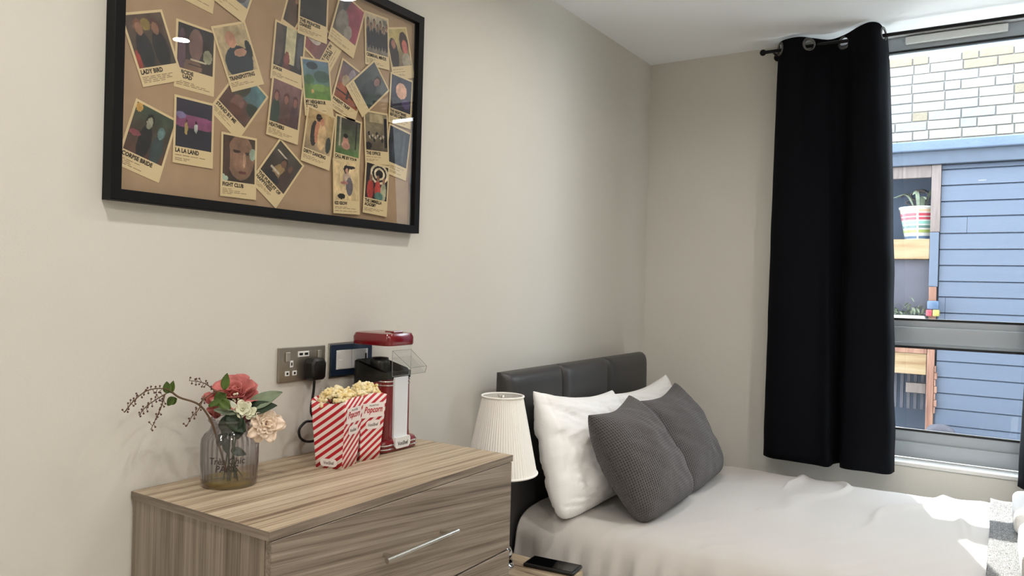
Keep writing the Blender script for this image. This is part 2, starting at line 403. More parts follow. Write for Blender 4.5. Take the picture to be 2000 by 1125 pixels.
zb = [2.22, 2.183, 2.073, 1.963, 1.858, 1.743, 1.633, 1.523, 1.413, 1.306, 1.196, 1.086, .976, .863, .753, .643, .536, .424, .314, .204, .094, -.016, -.1]
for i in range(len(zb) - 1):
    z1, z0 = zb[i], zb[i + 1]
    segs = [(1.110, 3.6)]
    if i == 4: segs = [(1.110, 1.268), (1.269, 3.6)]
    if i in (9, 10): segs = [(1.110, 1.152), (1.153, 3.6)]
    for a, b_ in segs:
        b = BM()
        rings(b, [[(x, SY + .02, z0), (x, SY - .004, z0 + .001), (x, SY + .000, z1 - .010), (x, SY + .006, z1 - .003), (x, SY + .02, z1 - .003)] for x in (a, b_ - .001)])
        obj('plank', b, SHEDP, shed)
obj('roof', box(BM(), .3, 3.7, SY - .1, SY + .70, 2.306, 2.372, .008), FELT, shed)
obj('fascia_board', box(BM(), .3, 3.7, SY - .06, SY - .03, 2.215, 2.306, .004), FASC, shed)
bay = thing('outdoor_shelf_unit', 'open timber shelving bay with pine rails left of the blue-grey shed', 'shelves', (.7, SY, -.1))
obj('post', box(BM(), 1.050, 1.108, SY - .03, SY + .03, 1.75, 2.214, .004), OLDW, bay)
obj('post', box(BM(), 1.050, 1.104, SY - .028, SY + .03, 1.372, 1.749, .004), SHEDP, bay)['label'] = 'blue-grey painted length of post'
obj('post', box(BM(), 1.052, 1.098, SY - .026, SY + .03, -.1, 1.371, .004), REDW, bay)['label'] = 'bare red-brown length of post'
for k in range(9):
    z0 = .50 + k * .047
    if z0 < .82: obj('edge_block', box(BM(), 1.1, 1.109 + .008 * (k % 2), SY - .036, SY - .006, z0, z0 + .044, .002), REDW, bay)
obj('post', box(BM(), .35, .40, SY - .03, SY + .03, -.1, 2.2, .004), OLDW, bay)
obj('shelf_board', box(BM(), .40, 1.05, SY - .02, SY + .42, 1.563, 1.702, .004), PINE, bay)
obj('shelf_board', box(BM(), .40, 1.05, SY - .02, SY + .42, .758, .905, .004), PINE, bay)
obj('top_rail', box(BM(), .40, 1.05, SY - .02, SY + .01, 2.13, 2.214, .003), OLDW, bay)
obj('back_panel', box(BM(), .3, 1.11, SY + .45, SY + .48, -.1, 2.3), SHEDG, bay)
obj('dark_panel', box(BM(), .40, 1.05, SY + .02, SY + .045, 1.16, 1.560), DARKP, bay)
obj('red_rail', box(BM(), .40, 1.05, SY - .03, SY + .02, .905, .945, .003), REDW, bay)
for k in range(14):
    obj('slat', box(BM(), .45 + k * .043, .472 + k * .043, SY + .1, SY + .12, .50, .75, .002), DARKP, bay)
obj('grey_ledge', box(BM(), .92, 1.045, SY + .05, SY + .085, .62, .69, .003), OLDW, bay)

# striped planter with leaves on the upper shelf
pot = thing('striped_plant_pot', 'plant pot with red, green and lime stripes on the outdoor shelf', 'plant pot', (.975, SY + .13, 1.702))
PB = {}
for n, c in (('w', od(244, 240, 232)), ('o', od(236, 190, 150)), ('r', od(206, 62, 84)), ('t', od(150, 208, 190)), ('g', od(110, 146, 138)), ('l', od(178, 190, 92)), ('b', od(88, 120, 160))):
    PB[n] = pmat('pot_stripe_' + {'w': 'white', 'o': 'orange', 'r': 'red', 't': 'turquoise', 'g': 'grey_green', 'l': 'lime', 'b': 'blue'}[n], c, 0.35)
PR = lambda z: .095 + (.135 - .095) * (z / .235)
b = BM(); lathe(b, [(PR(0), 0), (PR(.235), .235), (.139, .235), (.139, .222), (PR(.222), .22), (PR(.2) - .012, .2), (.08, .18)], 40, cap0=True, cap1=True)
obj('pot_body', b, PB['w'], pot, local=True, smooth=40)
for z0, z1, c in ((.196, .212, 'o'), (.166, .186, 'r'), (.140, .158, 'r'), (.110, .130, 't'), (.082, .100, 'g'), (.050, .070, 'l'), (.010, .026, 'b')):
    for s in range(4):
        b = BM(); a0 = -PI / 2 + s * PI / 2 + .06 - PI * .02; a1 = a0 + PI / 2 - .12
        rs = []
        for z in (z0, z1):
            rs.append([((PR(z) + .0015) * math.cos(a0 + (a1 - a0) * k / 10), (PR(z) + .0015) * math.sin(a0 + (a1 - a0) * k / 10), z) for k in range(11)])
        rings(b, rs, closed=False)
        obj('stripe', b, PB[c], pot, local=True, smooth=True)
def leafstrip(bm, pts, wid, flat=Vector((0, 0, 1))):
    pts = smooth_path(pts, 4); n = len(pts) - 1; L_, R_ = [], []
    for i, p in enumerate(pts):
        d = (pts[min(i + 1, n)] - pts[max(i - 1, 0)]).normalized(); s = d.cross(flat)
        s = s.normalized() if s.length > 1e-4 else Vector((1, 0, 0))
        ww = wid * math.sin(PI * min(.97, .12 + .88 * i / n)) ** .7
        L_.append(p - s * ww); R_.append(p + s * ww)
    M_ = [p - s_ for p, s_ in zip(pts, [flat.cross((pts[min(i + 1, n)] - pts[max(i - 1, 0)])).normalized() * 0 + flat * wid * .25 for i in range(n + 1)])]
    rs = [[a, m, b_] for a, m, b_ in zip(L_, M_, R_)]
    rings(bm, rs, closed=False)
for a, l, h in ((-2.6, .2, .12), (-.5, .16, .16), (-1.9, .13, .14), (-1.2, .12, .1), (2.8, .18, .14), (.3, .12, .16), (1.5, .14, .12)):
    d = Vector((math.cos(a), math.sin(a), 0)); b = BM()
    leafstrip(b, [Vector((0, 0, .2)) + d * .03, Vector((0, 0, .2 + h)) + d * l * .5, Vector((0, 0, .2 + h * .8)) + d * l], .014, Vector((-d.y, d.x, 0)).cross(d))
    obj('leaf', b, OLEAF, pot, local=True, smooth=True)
orn = thing('wire_ornament', 'pale curled wire ornament hanging above the striped plant pot', 'ornament', (.94, SY + .44, 2.02))
for cx_, cz_, rx_, rz_ in ((.94, 2.06, .06, .035), (.94, 2.01, .09, .022), (.905, 2.02, .022, .012), (.975, 2.02, .022, .012), (.94, 2.09, .035, .012)):
    b = BM(); tube(b, [(cx_ + rx_ * math.cos(2 * PI * k / 20), SY + .44, cz_ + rz_ * math.sin(2 * PI * k / 20)) for k in range(20)], .004, 6, True); obj('wire_loop', b, OLDW, orn, smooth=True)
for sx in (-1, 1):
    b = BM(); tube(b, [(.94 + sx * .05, SY + .44, 2.05), (.94 + sx * .10, SY + .44, 2.075), (.94 + sx * .13, SY + .44, 2.05)], .004, 6); obj('wire_arm', b, OLDW, orn)
# foliage clump lower shelf, small watering items
fol = BM()
for k in range(70):
    c = Vector((.72 + random.random() * .34, SY - .08 + random.random() * .07, 1.165 + random.random() * .1 * (1 + math.sin(k)) / 2))
    d = Vector((random.uniform(-1, 1), random.uniform(-1, .2), random.uniform(.2, 1))).normalized()
    leafstrip(fol, [c, c + d * .025 + Vector((0, 0, .01)), c + d * .05], .009)
pl = BM(); box(pl, .66, 1.04, SY - .10, SY + .0, 1.08, 1.17, .01)
plt = thing('trough_planter', 'white trough of pale frosted foliage under the dark outdoor panel', 'planter', (.85, SY - .05, 1.08))
obj('trough', pl, PB['w'], plt); f_ = obj('foliage', fol, OLEAF, plt, smooth=True); f_['kind'] = 'stuff'
obj('bracket', box(BM(), .70, .72, SY - .02, SY + .04, 1.02, 1.09), OLDW, plt); 
can = thing('lidded_tub', 'small blue tub with yellow front hooked beside the outdoor post', 'tub', (1.09, SY - .09, 1.17))
obj('tub', box(BM(), 1.05, 1.12, SY - .12, SY - .045, 1.215, 1.275, .008), PB['b'], can, smooth=40)
obj('yellow_front', box(BM(), 1.085, 1.125, SY - .135, SY - .05, 1.170, 1.215, .008), pmat('yellow_plastic', od(200, 186, 90), .4), can, smooth=40)
obj('red_side', box(BM(), 1.045, 1.083, SY - .13, SY - .05, 1.170, 1.213, .006), PB['r'], can, smooth=40)
# grey shell chair outside
ch = thing('garden_chair', 'grey shell-backed garden chair below the window outside', 'chair', (1.2, 5.75, -.1))
def shell(u, v):
    a = (u - .5) * 2.5; r = .125
    return Vector((1.158 + r * math.sin(a) * (1 - .3 * v ** 3), 5.78 - r * math.cos(a) * .55 * (1 - .4 * v), .1 + .365 * v * (1 - .12 * (2 * u - 1) ** 2)))
b = BM(); grid(b, shell, 16, 10); obj('backrest', b, DARKP, ch, smooth=True, solid=.02)
b = BM(); lathe(b, [(.0, .09), (.12, .095), (.13, .11), (.12, .125), (.0, .12)], 24, c=(1.158, 5.78, 0)); obj('seat', b, FELT, ch, smooth=True)
for sx in (-1, 1):
    for sy in (-1, 1):
        b = BM(); tube(b, [(1.158 + sx * .07, 5.78 + sy * .07, .1), (1.158 + sx * .11, 5.78 + sy * .11, -.1)], .012); obj('leg', b, DARKP, ch)

# ------------------------------------------------------------------ bed
bed = thing('bed', 'small double bed with charcoal panelled leather headboard in the corner', 'bed', (.14, 2.07, 0))
obj('bed_base', box(BM(), .16, 2.10, 2.12, 3.30, .08, .30, .01), LEATHER, bed, smooth=40)
for lx in (.25, 2.0):
    for ly in (2.18, 3.24): obj('leg', box(BM(), lx, lx + .05, ly - .025, ly + .025, 0, .08), BPLAST, bed)
obj('mattress', box(BM(), .165, 2.09, 2.13, 3.29, .30, .53, .04, 3), SHEET, bed, smooth=40)
ys = [2.07, 2.449, 2.826, 3.232]
hbk = BM(); box(hbk, .085, .105, 2.075, 3.228, .05, 1.0, .004)
obj('headboard_backing', hbk, LEATHER, bed)
for i in range(3):
    y0, y1 = ys[i] + .001, ys[i + 1] - .001
    def fn(u, v, y0=y0, y1=y1):
        # u around: closed cushioned slab
        return None
    b = BM(); nu, nv = 18, 26
    front = []
    def face(u, v, s):
        y = y0 + (y1 - y0) * u; z = .28 + (1.018 - .28) * v
        e = min(u, 1 - u) * (y1 - y0); ez = (1 - v) * .738; ez0 = v * .738
        d = 1 - math.exp(-e / .010); dz = 1 - math.exp(-ez / .014)
        x = .104 + .040 * (d * dz) ** .7 + .003 * noise.noise(Vector((y * 4, z * 4, 0)))
        if s == 0: x = .090
        return Vector((x, y, z - .004 * (1 - dz)))
    us = [0, .01, .03, .06, .1, .2, .3, .4, .5, .6, .7, .8, .9, .94, .97, .99, 1]; vs_ = [0, .1, .2, .3, .4, .5, .6, .7, .8, .88, .93, .96, .98, .993, 1]
    F_ = [[b.verts.new(face(u, v_, 1)) for u in us] for v_ in vs_]; B_ = [[b.verts.new(face(u, v_, 0)) for u in us] for v_ in vs_]
    nu, nv = len(us) - 1, len(vs_) - 1
    for j in range(nv):
        for k in range(nu):
            b.faces.new((F_[j][k], F_[j][k + 1], F_[j + 1][k + 1], F_[j + 1][k])); b.faces.new((B_[j][k], B_[j + 1][k], B_[j + 1][k + 1], B_[j][k + 1]))
        b.faces.new((F_[j][0], F_[j + 1][0], B_[j + 1][0], B_[j][0])); b.faces.new((F_[j][nu], B_[j][nu], B_[j + 1][nu], F_[j + 1][nu]))
    for k in range(nu):
        b.faces.new((F_[nv][k], F_[nv][k + 1], B_[nv][k + 1], B_[nv][k])); b.faces.new((F_[0][k], B_[0][k], B_[0][k + 1], F_[0][k + 1]))
    obj('headboard_panel', b, LEATHER, bed, smooth=50)

# duvet
prof = smooth_path([Vector((2.075, .12, 0)), Vector((2.068, .25, 0)), Vector((2.072, .38, 0)), Vector((2.088, .46, 0)), Vector((2.115, .515, 0)), Vector((2.16, .545, 0)), Vector((2.24, .556, 0)), Vector((2.5, .562, 0)), Vector((2.8, .562, 0)), Vector((3.08, .558, 0)), Vector((3.22, .552, 0)), Vector((3.29, .53, 0)), Vector((3.33, .47, 0)), Vector((3.345, .38, 0))], 8)
def duvet(u, v):
    k = v * (len(prof) - 1); i = min(int(k), len(prof) - 2); p = prof[i].lerp(prof[i + 1], k - i)
    x = .158 + (2.13 - .158) * u; y, z = p.x, p.y
    side = max(0, min(1, (.552 - z) / .12)) if y < 2.6 else 0; side = side * side * (3 - 2 * side)
    f = noise.noise(Vector((x * 9, y * 1.2, 3))) ; f2 = noise.noise(Vector((x * 26, z * 3, 9)))
    # soft hanging pleats, sharper where they leave the mattress edge
    w_ = x * 55 + 3.5 * noise.noise(Vector((x * 5, 0, 2))) + 1.2 * noise.noise(Vector((x * 2, z * 5, 6)))
    pl = (.5 + .5 * math.sin(w_)) ** 2 * (.5 + .8 * abs(noise.noise(Vector((x * 6, 3, 3)))))
    y -= side * (.020 * f + .008 * f2 + .016 * pl)
    if y < 2.3 and u < .12: y += side * (.12 - u) * .25; 
    top = 1 - max(0, min(1, (.55 - z) / .06))
    z += top * .0022 * (1 - min(1, 3 * abs(noise.noise(Vector((x * 12 - y * 7, y * 3 + x * 2, 21)))))) * max(0, min(1, (2.9 - y) / .5))
    z += top * (.006 * noise.noise(Vector((x * 3, y * 3, 1))) + .0035 * noise.noise(Vector((x * 14, y * 5, 5))))
    # pulled ridges towards the window side
    r = noise.noise(Vector((x * 3.2 - y * 1.0, y * 2.2 + x, 14)))
    z += top * .014 * math.exp(-(r / .06) ** 2) * max(0, min(1, (y - 2.5) / .5)) * (1 if x > .8 else .3)
    if u > .96: z -= (u - .96) * 4 * .5
    return Vector((x, y, z))
b = BM(); grid(b, duvet, 420, 130)
tag(obj('duvet', b, SHEET, origin=(1.1, 2.7, .56), smooth=True, solid=.008), 'plain white duvet covering the bed up to the pillows', 'duvet')

def cushion(name, TL, TR, BR, BL, T, mat, label, cat, group, pinch=.10, wr=.004, seed=0, n=64, side=0.0, uvs=1.0, piping=None, power=.42, blow=1.0):
    TL, TR, BR, BL = map(Vector, (TL, TR, BR, BL))
    nrm = ((TR - BL).cross(TL - BR)).normalized()
    if nrm.x < 0: nrm = -nrm
    b = BM(); uvl = b.loops.layers.uv.new('UVMap')
    V = {}
    for s in (1, -1):
        for j in range(n + 1):
            for i in range(n + 1):
                edge = i in (0, n) or j in (0, n)
                if s == -1 and edge: V[s, i, j] = V[1, i, j]; continue
                # denser towards border
                u = -math.cos(PI * i / n); v = -math.cos(PI * j / n)
                pu = u * (1 - side * (1 - v * v)); pv = v * (1 - (pinch if v > 0 else pinch * .25) * (1 - u * u))
                if v < 0: cr_ = 1 - .09 * (u * v) ** 6; pu *= cr_; pv *= cr_
                p = (BL * (1 - pu) * (1 - pv) + BR * (1 + pu) * (1 - pv) + TR * (1 + pu) * (1 + pv) + TL * (1 - pu) * (1 + pv)) / 4
                t = T / 2 * (max(0, (1 - u * u) * (1 - v * v))) ** power
                ed = (max(0, (1 - u * u) * (1 - v * v))) ** .3
                rad = noise.noise(Vector((u * 2.2 + seed, v * 2.2, seed * 3.1))) * .012 * ed * blow
                a = math.atan2(v, u); rr = math.hypot(u, v)
                w1 = noise.noise(Vector((a * 3.5 + seed, rr * .8, seed))) * wr * min(1, rr) * ed
                w2 = noise.noise(Vector((u * 4 + v * 5 + seed, (u - v) * 1.2, seed + 5))) * wr * ed
                if wr > .006: w2 += .0035 * ed * (1 - abs(noise.noise(Vector((u * 1.8 + seed, v * 11 + u * 2, 7)))) * 3) + .0025 * ed * noise.noise(Vector((u * 9, v * 16, seed)))
                if wr > .006: w2 -= .004 * math.exp(-((abs(u) - .88) / .02) ** 2) + .009 * ed * math.exp(-(noise.noise(Vector((u * 1.6 + seed, v * 5.5 + u * 1.5, 3))) / .07) ** 2)
                p = p + nrm * s * (t + rad + w1 + w2)
                V[s, i, j] = b.verts.new(p)
    ru, rv = {}, {}
    for s in (1, -1):
        for j in range(n + 1):
            ru[s, 0, j] = 0
            for i in range(1, n + 1): ru[s, i, j] = ru[s, i - 1, j] + (V[s, i, j].co - V[s, i - 1, j].co).length
        for i in range(n + 1):
            rv[s, i, 0] = 0
            for j in range(1, n + 1): rv[s, i, j] = rv[s, i, j - 1] + (V[s, i, j].co - V[s, i, j - 1].co).length
    hu = {(s, j): ru[s, n // 2, j] for s in (1, -1) for j in range(n + 1)}; hv = {(s, i): rv[s, i, n // 2] for s in (1, -1) for i in range(n + 1)}
    for s in (1, -1):
        for j in range(n):
            for i in range(n):
                vs = [(i, j), (i + 1, j), (i + 1, j + 1), (i, j + 1)]
                if s == -1: vs = vs[::-1]
                try: f = b.faces.new([V[s, a_, b_] for a_, b_ in vs])
                except ValueError: continue
                for lp, (a_, b_) in zip(f.loops, vs):
                    lp[uvl].uv = ((ru[s, a_, b_] - hu[s, b_]) * uvs, (rv[s, a_, b_] - hv[s, a_]) * uvs)
    mid = (TL + TR + BL + BR) / 4
    o = obj(name, b, mat, origin=mid, smooth=True)
    return tag(o, label, cat, group)
cushion('pillow', (.190, 2.14, .955), (.215, 2.69, .905), (.345, 2.70, .565), (.325, 2.10, .545), .20, PILLOW, 'white bed pillow standing upright at the near side of the headboard', 'pillow', 'white bed pillows', .14, .010, 1, side=.03)
cushion('pillow', (.20, 2.715, .885), (.235, 3.20, .925), (.34, 3.23, .575), (.325, 2.73, .57), .15, PILLOW, 'white bed pillow in the corner behind the further grey cushion', 'pillow', 'white bed pillows', .12, .010, 4, side=.03)
cushion('cushion', (.375, 2.18, .892), (.345, 2.56, .912), (.575, 2.62, .575), (.555, 2.235, .555), .20, WAFFLE, 'grey waffle scatter cushion in front, nearest the lamp', 'cushion', 'grey waffle cushions', .13, .005, 7, uvs=2.9, side=-.03)
cushion('cushion', (.365, 2.60, .888), (.345, 3.02, .915), (.555, 3.03, .58), (.565, 2.63, .565), .18, WAFFLE, 'grey waffle scatter cushion further back, nearest the window wall', 'cushion', 'grey waffle cushions', .13, .005, 11, uvs=2.9, side=-.03)

# throw and towels at the foot
def throwf(u, v):
    x = 1.462 + .46 * u + .006 * noise.noise(Vector((v * 9, 0, 2))); p = duvet((x - .158) / (2.13 - .158), .12 + .80 * v)
    return p + Vector((0, 0, .012 + .003 * noise.noise(Vector((u * 6, v * 12, 0)))) if p.z > .5 else (0, -.01 if p.y < 2.5 else .01, 0))
b = BM(); grid(b, throwf, 40, 90)
tag(obj('bed_throw', b, THROW, origin=(1.7, 2.7, .58), smooth=True, solid=.006, solid_off=1), 'black and white speckled throw laid across the foot of the bed', 'throw')
def towel(y0, y1, z0, lab, mat, x0=1.53, th=.06, rot=.1):
    b = BM(); t = bmesh.new(); box(t, x0, x0 + .3, y0, y1, z0, z0 + th, .024, 4)
    bmesh.ops.subdivide_edges(t, edges=t.edges[:], cuts=2, use_grid_fill=True)
    for v_ in t.verts: v_.co += Vector((1, 1, .4)) * .006 * noise.noise(v_.co * 14)
    merge(b, t)
    return tag(obj('folded_towel', b, mat, origin=(x0 + .15, (y0 + y1) / 2, z0), smooth=True), lab, 'towel', 'folded towels on the bed')
towel(2.75, 3.10, .586, 'white folded towel at the far side of the throw', TOWEL, 1.525, .07)
towel(2.80, 3.05, .660, 'grey folded towel lying on the far white towel', TOWELG, 1.56, .05)
towel(2.30, 2.64, .586, 'white folded towel at the near side of the throw', TOWEL, 1.535, .08)

# ------------------------------------------------------------------ bedside table, lamp, phone
TZ = .472
bt = thing('bedside_table', 'small grey oak bedside table between the chest of drawers and bed', 'bedside table', (.24, 1.84, 0))
obj('table_top', box(BM(), .03, .47, 1.69, 1.985, TZ - .018, TZ, .0015), TABLEW, bt)
obj('side_panel', box(BM(), .04, .46, 1.70, 1.715, 0, TZ - .018), OAK_SIDE, bt); obj('side_panel', box(BM(), .04, .46, 1.960, 1.975, 0, TZ - .018), OAK_SIDE, bt)
obj('back_panel', box(BM(), .04, .05, 1.715, 1.96, .03, TZ - .018), OAK_SIDE, bt)
d_ = obj('drawer', box(BM(), .445, .463, 1.718, 1.957, .30, .45, .001), OAK_FRONT, bt)
b = BM(); tube(b, [(.485, 1.78, .38), (.485, 1.90, .38)], .005, 10); tube(b, [(.46, 1.80, .38), (.485, 1.80, .38)], .004); tube(b, [(.46, 1.88, .38), (.485, 1.88, .38)], .004)
obj('handle', b, NICKEL, d_, smooth=40)
obj('shelf', box(BM(), .05, .44, 1.715, 1.96, .28, .295), OAK_TOP, bt)

LX, LY = .249, 1.869
lamp = thing('table_lamp', 'chrome table lamp with ivory pleated shade beside the headboard', 'lamp', (LX, LY, TZ))
b = BM(); lathe(b, [(0, 0), (.048, 0), (.048, .004), (.046, .010), (.040, .014), (.043, .018)], 40)
obj('base', b, CHROME, lamp, local=True, smooth=40)
b = BM(); lathe(b, [(.0, .012), (.030, .014), (.040, .026), (.042, .040), (.036, .054), (.022, .066), (.013, .078), (.009, .095), (.008, .12), (.012, .135), (.016, .15), (.010, .165), (.008, .20), (.008, .25), (.0, .25)], 40)
obj('stem', b, CHROME, lamp, local=True, smooth=True)
b = BM(); lathe(b, [(.0, .25), (.014, .25), (.014, .31), (.0, .31)], 20); obj('bulb_holder', b, WPLAST, lamp, local=True, smooth=40)
b = BM(); lathe(b, [(.0, .31), (.012, .31), (.024, .345), (.026, .37), (.018, .395), (0, .403)], 24); obj('bulb', b, WPLAST, lamp, local=True, smooth=True)
SH0, SH1, R0, R1 = .278, .502, .106, .060
pl_ = lambda k, n, z: 1 + (.013 if k % 2 else -.011) * (.7 + .5 * noise.noise(Vector((k * .37, 0, 0))))
b = BM(); NZ = 6
lathe(b, [(R0 + (R1 - R0) * j / NZ, SH0 + (SH1 - SH0) * j / NZ) for j in range(NZ + 1)], 144, rfun=pl_)
sh = obj('lamp_shade', b, SHADE, lamp, local=True, solid=.0012)
for R_, Z_, n_ in ((R0, SH0, 'bottom_trim'), (R1, SH1, 'top_trim')):
    b = BM(); tube(b, [((R_ + .0015) * math.cos(a * 2 * PI / 48), (R_ + .0015) * math.sin(a * 2 * PI / 48), Z_) for a in range(48)], .0032, 8, True)
    obj(n_, b, SHADE, sh, local=True, smooth=True)
b = BM(); lathe(b, [(.014, SH1 - .02), (.018, SH1 - .02), (.018, SH1 - .016), (.014, SH1 - .016), (.014, SH1 - .02)], 20)
for a in (0.3, 2.4, 4.5): tube(b, [(.016 * math.cos(a), .016 * math.sin(a), SH1 - .018), (.058 * math.cos(a), .058 * math.sin(a), SH1 - .004)], .0013, 6)
obj('shade_carrier', b, NICKEL, sh, local=True)
b = BM(); lathe(b, [(0, .40), (.005, .40), (.005, SH1 - .01), (.008, SH1 - .008), (.006, SH1), (0, SH1 + .003)], 16); obj('finial', b, NICKEL, sh, local=True, smooth=True)

# phone
ph = thing('mobile_phone', 'black mobile phone in a dark case lying on the bedside table', 'phone', (.385, 1.955, TZ), rotz=math.radians(6))
b = BM(); box(b, -.080, .080, -.0385, .0385, 0, .0105, .0045, 3); obj('case', b, BPLAST, ph, local=True, smooth=40)
b = BM(); box(b, -.0745, .0745, -.0335, .0335, .0100, .0112, .0005, 1); obj('screen', b, PHONEG, ph, local=True)

# ------------------------------------------------------------------ chest of drawers
TOPZ = .862
cd = thing('chest_of_drawers', 'grey-brown oak effect chest of drawers against the left wall', 'drawers', (.0, .88, 0))
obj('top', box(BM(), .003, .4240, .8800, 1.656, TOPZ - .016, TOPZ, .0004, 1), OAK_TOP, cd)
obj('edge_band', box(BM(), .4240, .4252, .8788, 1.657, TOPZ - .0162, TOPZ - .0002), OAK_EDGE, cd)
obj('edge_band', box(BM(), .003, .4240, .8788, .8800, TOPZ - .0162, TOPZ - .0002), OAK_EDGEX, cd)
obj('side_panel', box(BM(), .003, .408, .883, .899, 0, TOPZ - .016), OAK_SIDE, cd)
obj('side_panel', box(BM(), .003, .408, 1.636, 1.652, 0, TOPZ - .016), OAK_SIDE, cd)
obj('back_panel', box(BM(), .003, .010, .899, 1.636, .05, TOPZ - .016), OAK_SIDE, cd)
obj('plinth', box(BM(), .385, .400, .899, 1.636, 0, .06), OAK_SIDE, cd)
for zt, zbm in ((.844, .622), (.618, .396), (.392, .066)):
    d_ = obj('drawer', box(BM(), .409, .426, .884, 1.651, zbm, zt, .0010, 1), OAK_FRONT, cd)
    zc = zt - .103; b = BM()
    tube(b, [(.456, 1.148, zc), (.456, 1.385, zc)], .0058, 14)
    obj('handle', b, NICKEL, d_, smooth=40)
    for yy in (1.172, 1.361):
        b = BM(); tube(b, [(.4255, yy, zc), (.452, yy, zc)], .0045, 12); obj('handle_post', b, NICKEL, d_, smooth=40)

# ------------------------------------------------------------------ lettering
def text_bm(body, bold=0.0, shear=0, spacing=1.0, align='LEFT', line=.9):
    cu = bpy.data.curves.new('t', 'FONT'); cu.body = body; cu.size = 1; cu.offset = bold; cu.shear = shear; cu.space_character = spacing; cu.align_x = align; cu.space_line = line; cu.resolution_u = 2
    o = bpy.data.objects.new('t', cu); COL.objects.link(o)
    dg = bpy.context.evaluated_depsgraph_get(); me = bpy.data.meshes.new_from_object(o.evaluated_get(dg))
    b = BM(); b.from_mesh(me); bpy.data.objects.remove(o); bpy.data.curves.remove(cu); bpy.data.meshes.remove(me)
    return b
def fit(b, x0, y0, w_, h_):
    """scale text to the box; x0,y0 lower-left"""
    xs = [v.co.x for v in b.verts]; ysv = [v.co.y for v in b.verts]
    if not xs: return b
    ax, ay = min(xs), min(ysv); sx = w_ / max(1e-6, max(xs) - ax); sy = h_ / max(1e-6, max(ysv) - ay)
    for v in b.verts: v.co = Vector((x0 + (v.co.x - ax) * sx, y0 + (v.co.y - ay) * sy, 0))
    return b
def to3(b, origin, R_, U_, off=0):
    R_, U_ = Vector(R_), Vector(U_); N_ = R_.cross(U_)
    for v in b.verts: v.co = Vector(origin) + R_ * v.co.x + U_ * v.co.y + N_ * (off + v.co.z)
    return b
def quad_bm(b, x0, y0, x1, y1):
    b.faces.new([b.verts.new(p) for p in ((x0, y0, 0), (x1, y0, 0), (x1, y1, 0), (x0, y1, 0))]); return b

# ------------------------------------------------------------------ framed collage
FY0, FY1, FZ0, FZ1, FB = .805, 1.728, 1.447, 2.084, .022
pic = thing('framed_poster_collage', 'large black framed collage of small film cards on the left wall', 'picture', (.0, (FY0 + FY1) / 2, FZ0))
def rail(p0, p1, q0, q1):
    """mitred bar: outer edge p0->p1, inner edge q0->q1 (y,z)"""
    b = BM(); rs = []
    for o_, i_ in ((p0, q0), (p1, q1)):
        rs.append([(.001, o_[0], o_[1]), (.030, o_[0], o_[1]), (.031, o_[0] * .9 + i_[0] * .1, o_[1] * .9 + i_[1] * .1), (.030, i_[0], i_[1]), (.001, i_[0], i_[1])])
    rings(b, rs); return b
O = [(FY0, FZ0), (FY1, FZ0), (FY1, FZ1), (FY0, FZ1)]; I = [(FY0 + FB, FZ0 + FB), (FY1 - FB, FZ0 + FB), (FY1 - FB, FZ1 - FB), (FY0 + FB, FZ1 - FB)]
for k in range(4):
    obj('frame_bar', rail(O[k], O[(k + 1) % 4], I[k], I[(k + 1) % 4]), BLACKF, pic)
back = obj('backing_board', box(BM(), .002, .011, FY0 + FB, FY1 - FB, FZ0 + FB, FZ1 - FB), KRAFT, pic)
CARDS = [('LADY BIRD', 0.8945, 1.766, 21.9, 1), ('SUICIDE\nSQUAD', 0.993, 1.7705, -0.7, 0), ('TRAINSPOTTING', 1.0998, 1.8038, 24, 1),
 ('STAND BY ME', 1.108, 1.7, -35, 0), ('CORPSE BRIDE', 0.8895, 1.5747, -16, 0), ('LA LA LAND', 0.993, 1.6115, -0.2, 1), ('FIGHT CLUB', 1.1087, 1.555, 0.5, 2),
 ('THE PURSUIT OF\nHAPPYNESS', 1.22, 1.5558, -36.3, 1), ('-', 0.9932, 1.955, -7.1, 0), ('ABLE', 1.09, 1.965, -19, 2), ('JOKER', 1.242, 1.8442, -4.3, 2),
 ('', 1.275, 1.95, -15.2, 0), ('THE PRINCESS\nDIARIES', 1.316, 1.977, -1, 3), ('THE FAULT IN\nOUR STARS', 1.335, 1.905, 60, 1), ('-', 1.4303, 1.975, -16.8, 4),
 ('CRIMINAL MINDS', 1.5473, 1.9663, 3.7, 2), ('-', 1.6433, 1.9585, 17.6, 1), ('MY NEIGHBOUR\nTOTORO', 1.3345, 1.787, 8, 3), ('HEATHERS', 1.2353, 1.7085, -5.7, 3),
 ('PARENT TRAP', 1.4438, 1.804, -17, 2), ('-', 1.5152, 1.8277, -47.3, 4), ('DIRTY DANCING', 1.3428, 1.6613, -7.4, 4), ('CALL ME BY YOUR\nNAME', 1.4457, 1.6628, -2.4, 2),
 ('THE OFFICE', 1.5537, 1.6997, 4.7, 3), ('THE NIGHTMARE\nBEFORE CHRISTMAS', 1.650, 1.8225, -2.1, 3), ('-', 1.6448, 1.6745, -7.6, 1), ('KID KROW', 1.443, 1.55, 3, 4), ('THE UMBRELLA\nACADEMY', 1.5572, 1.5583, -2.6, 4)]
SK = (150, 110, 88)
def fig(x, c, h=.55, w_=.14, y=0, hd=SK, hair=None):
    r = [('e', x, y + h * .42, w_, h * .5, c)]
    if hair: r.append(('e', x, y + h * 1.04, w_ * .62, h * .2, hair))
    r.append(('e', x, y + h * .98, w_ * .45, h * .17, hd)); return r
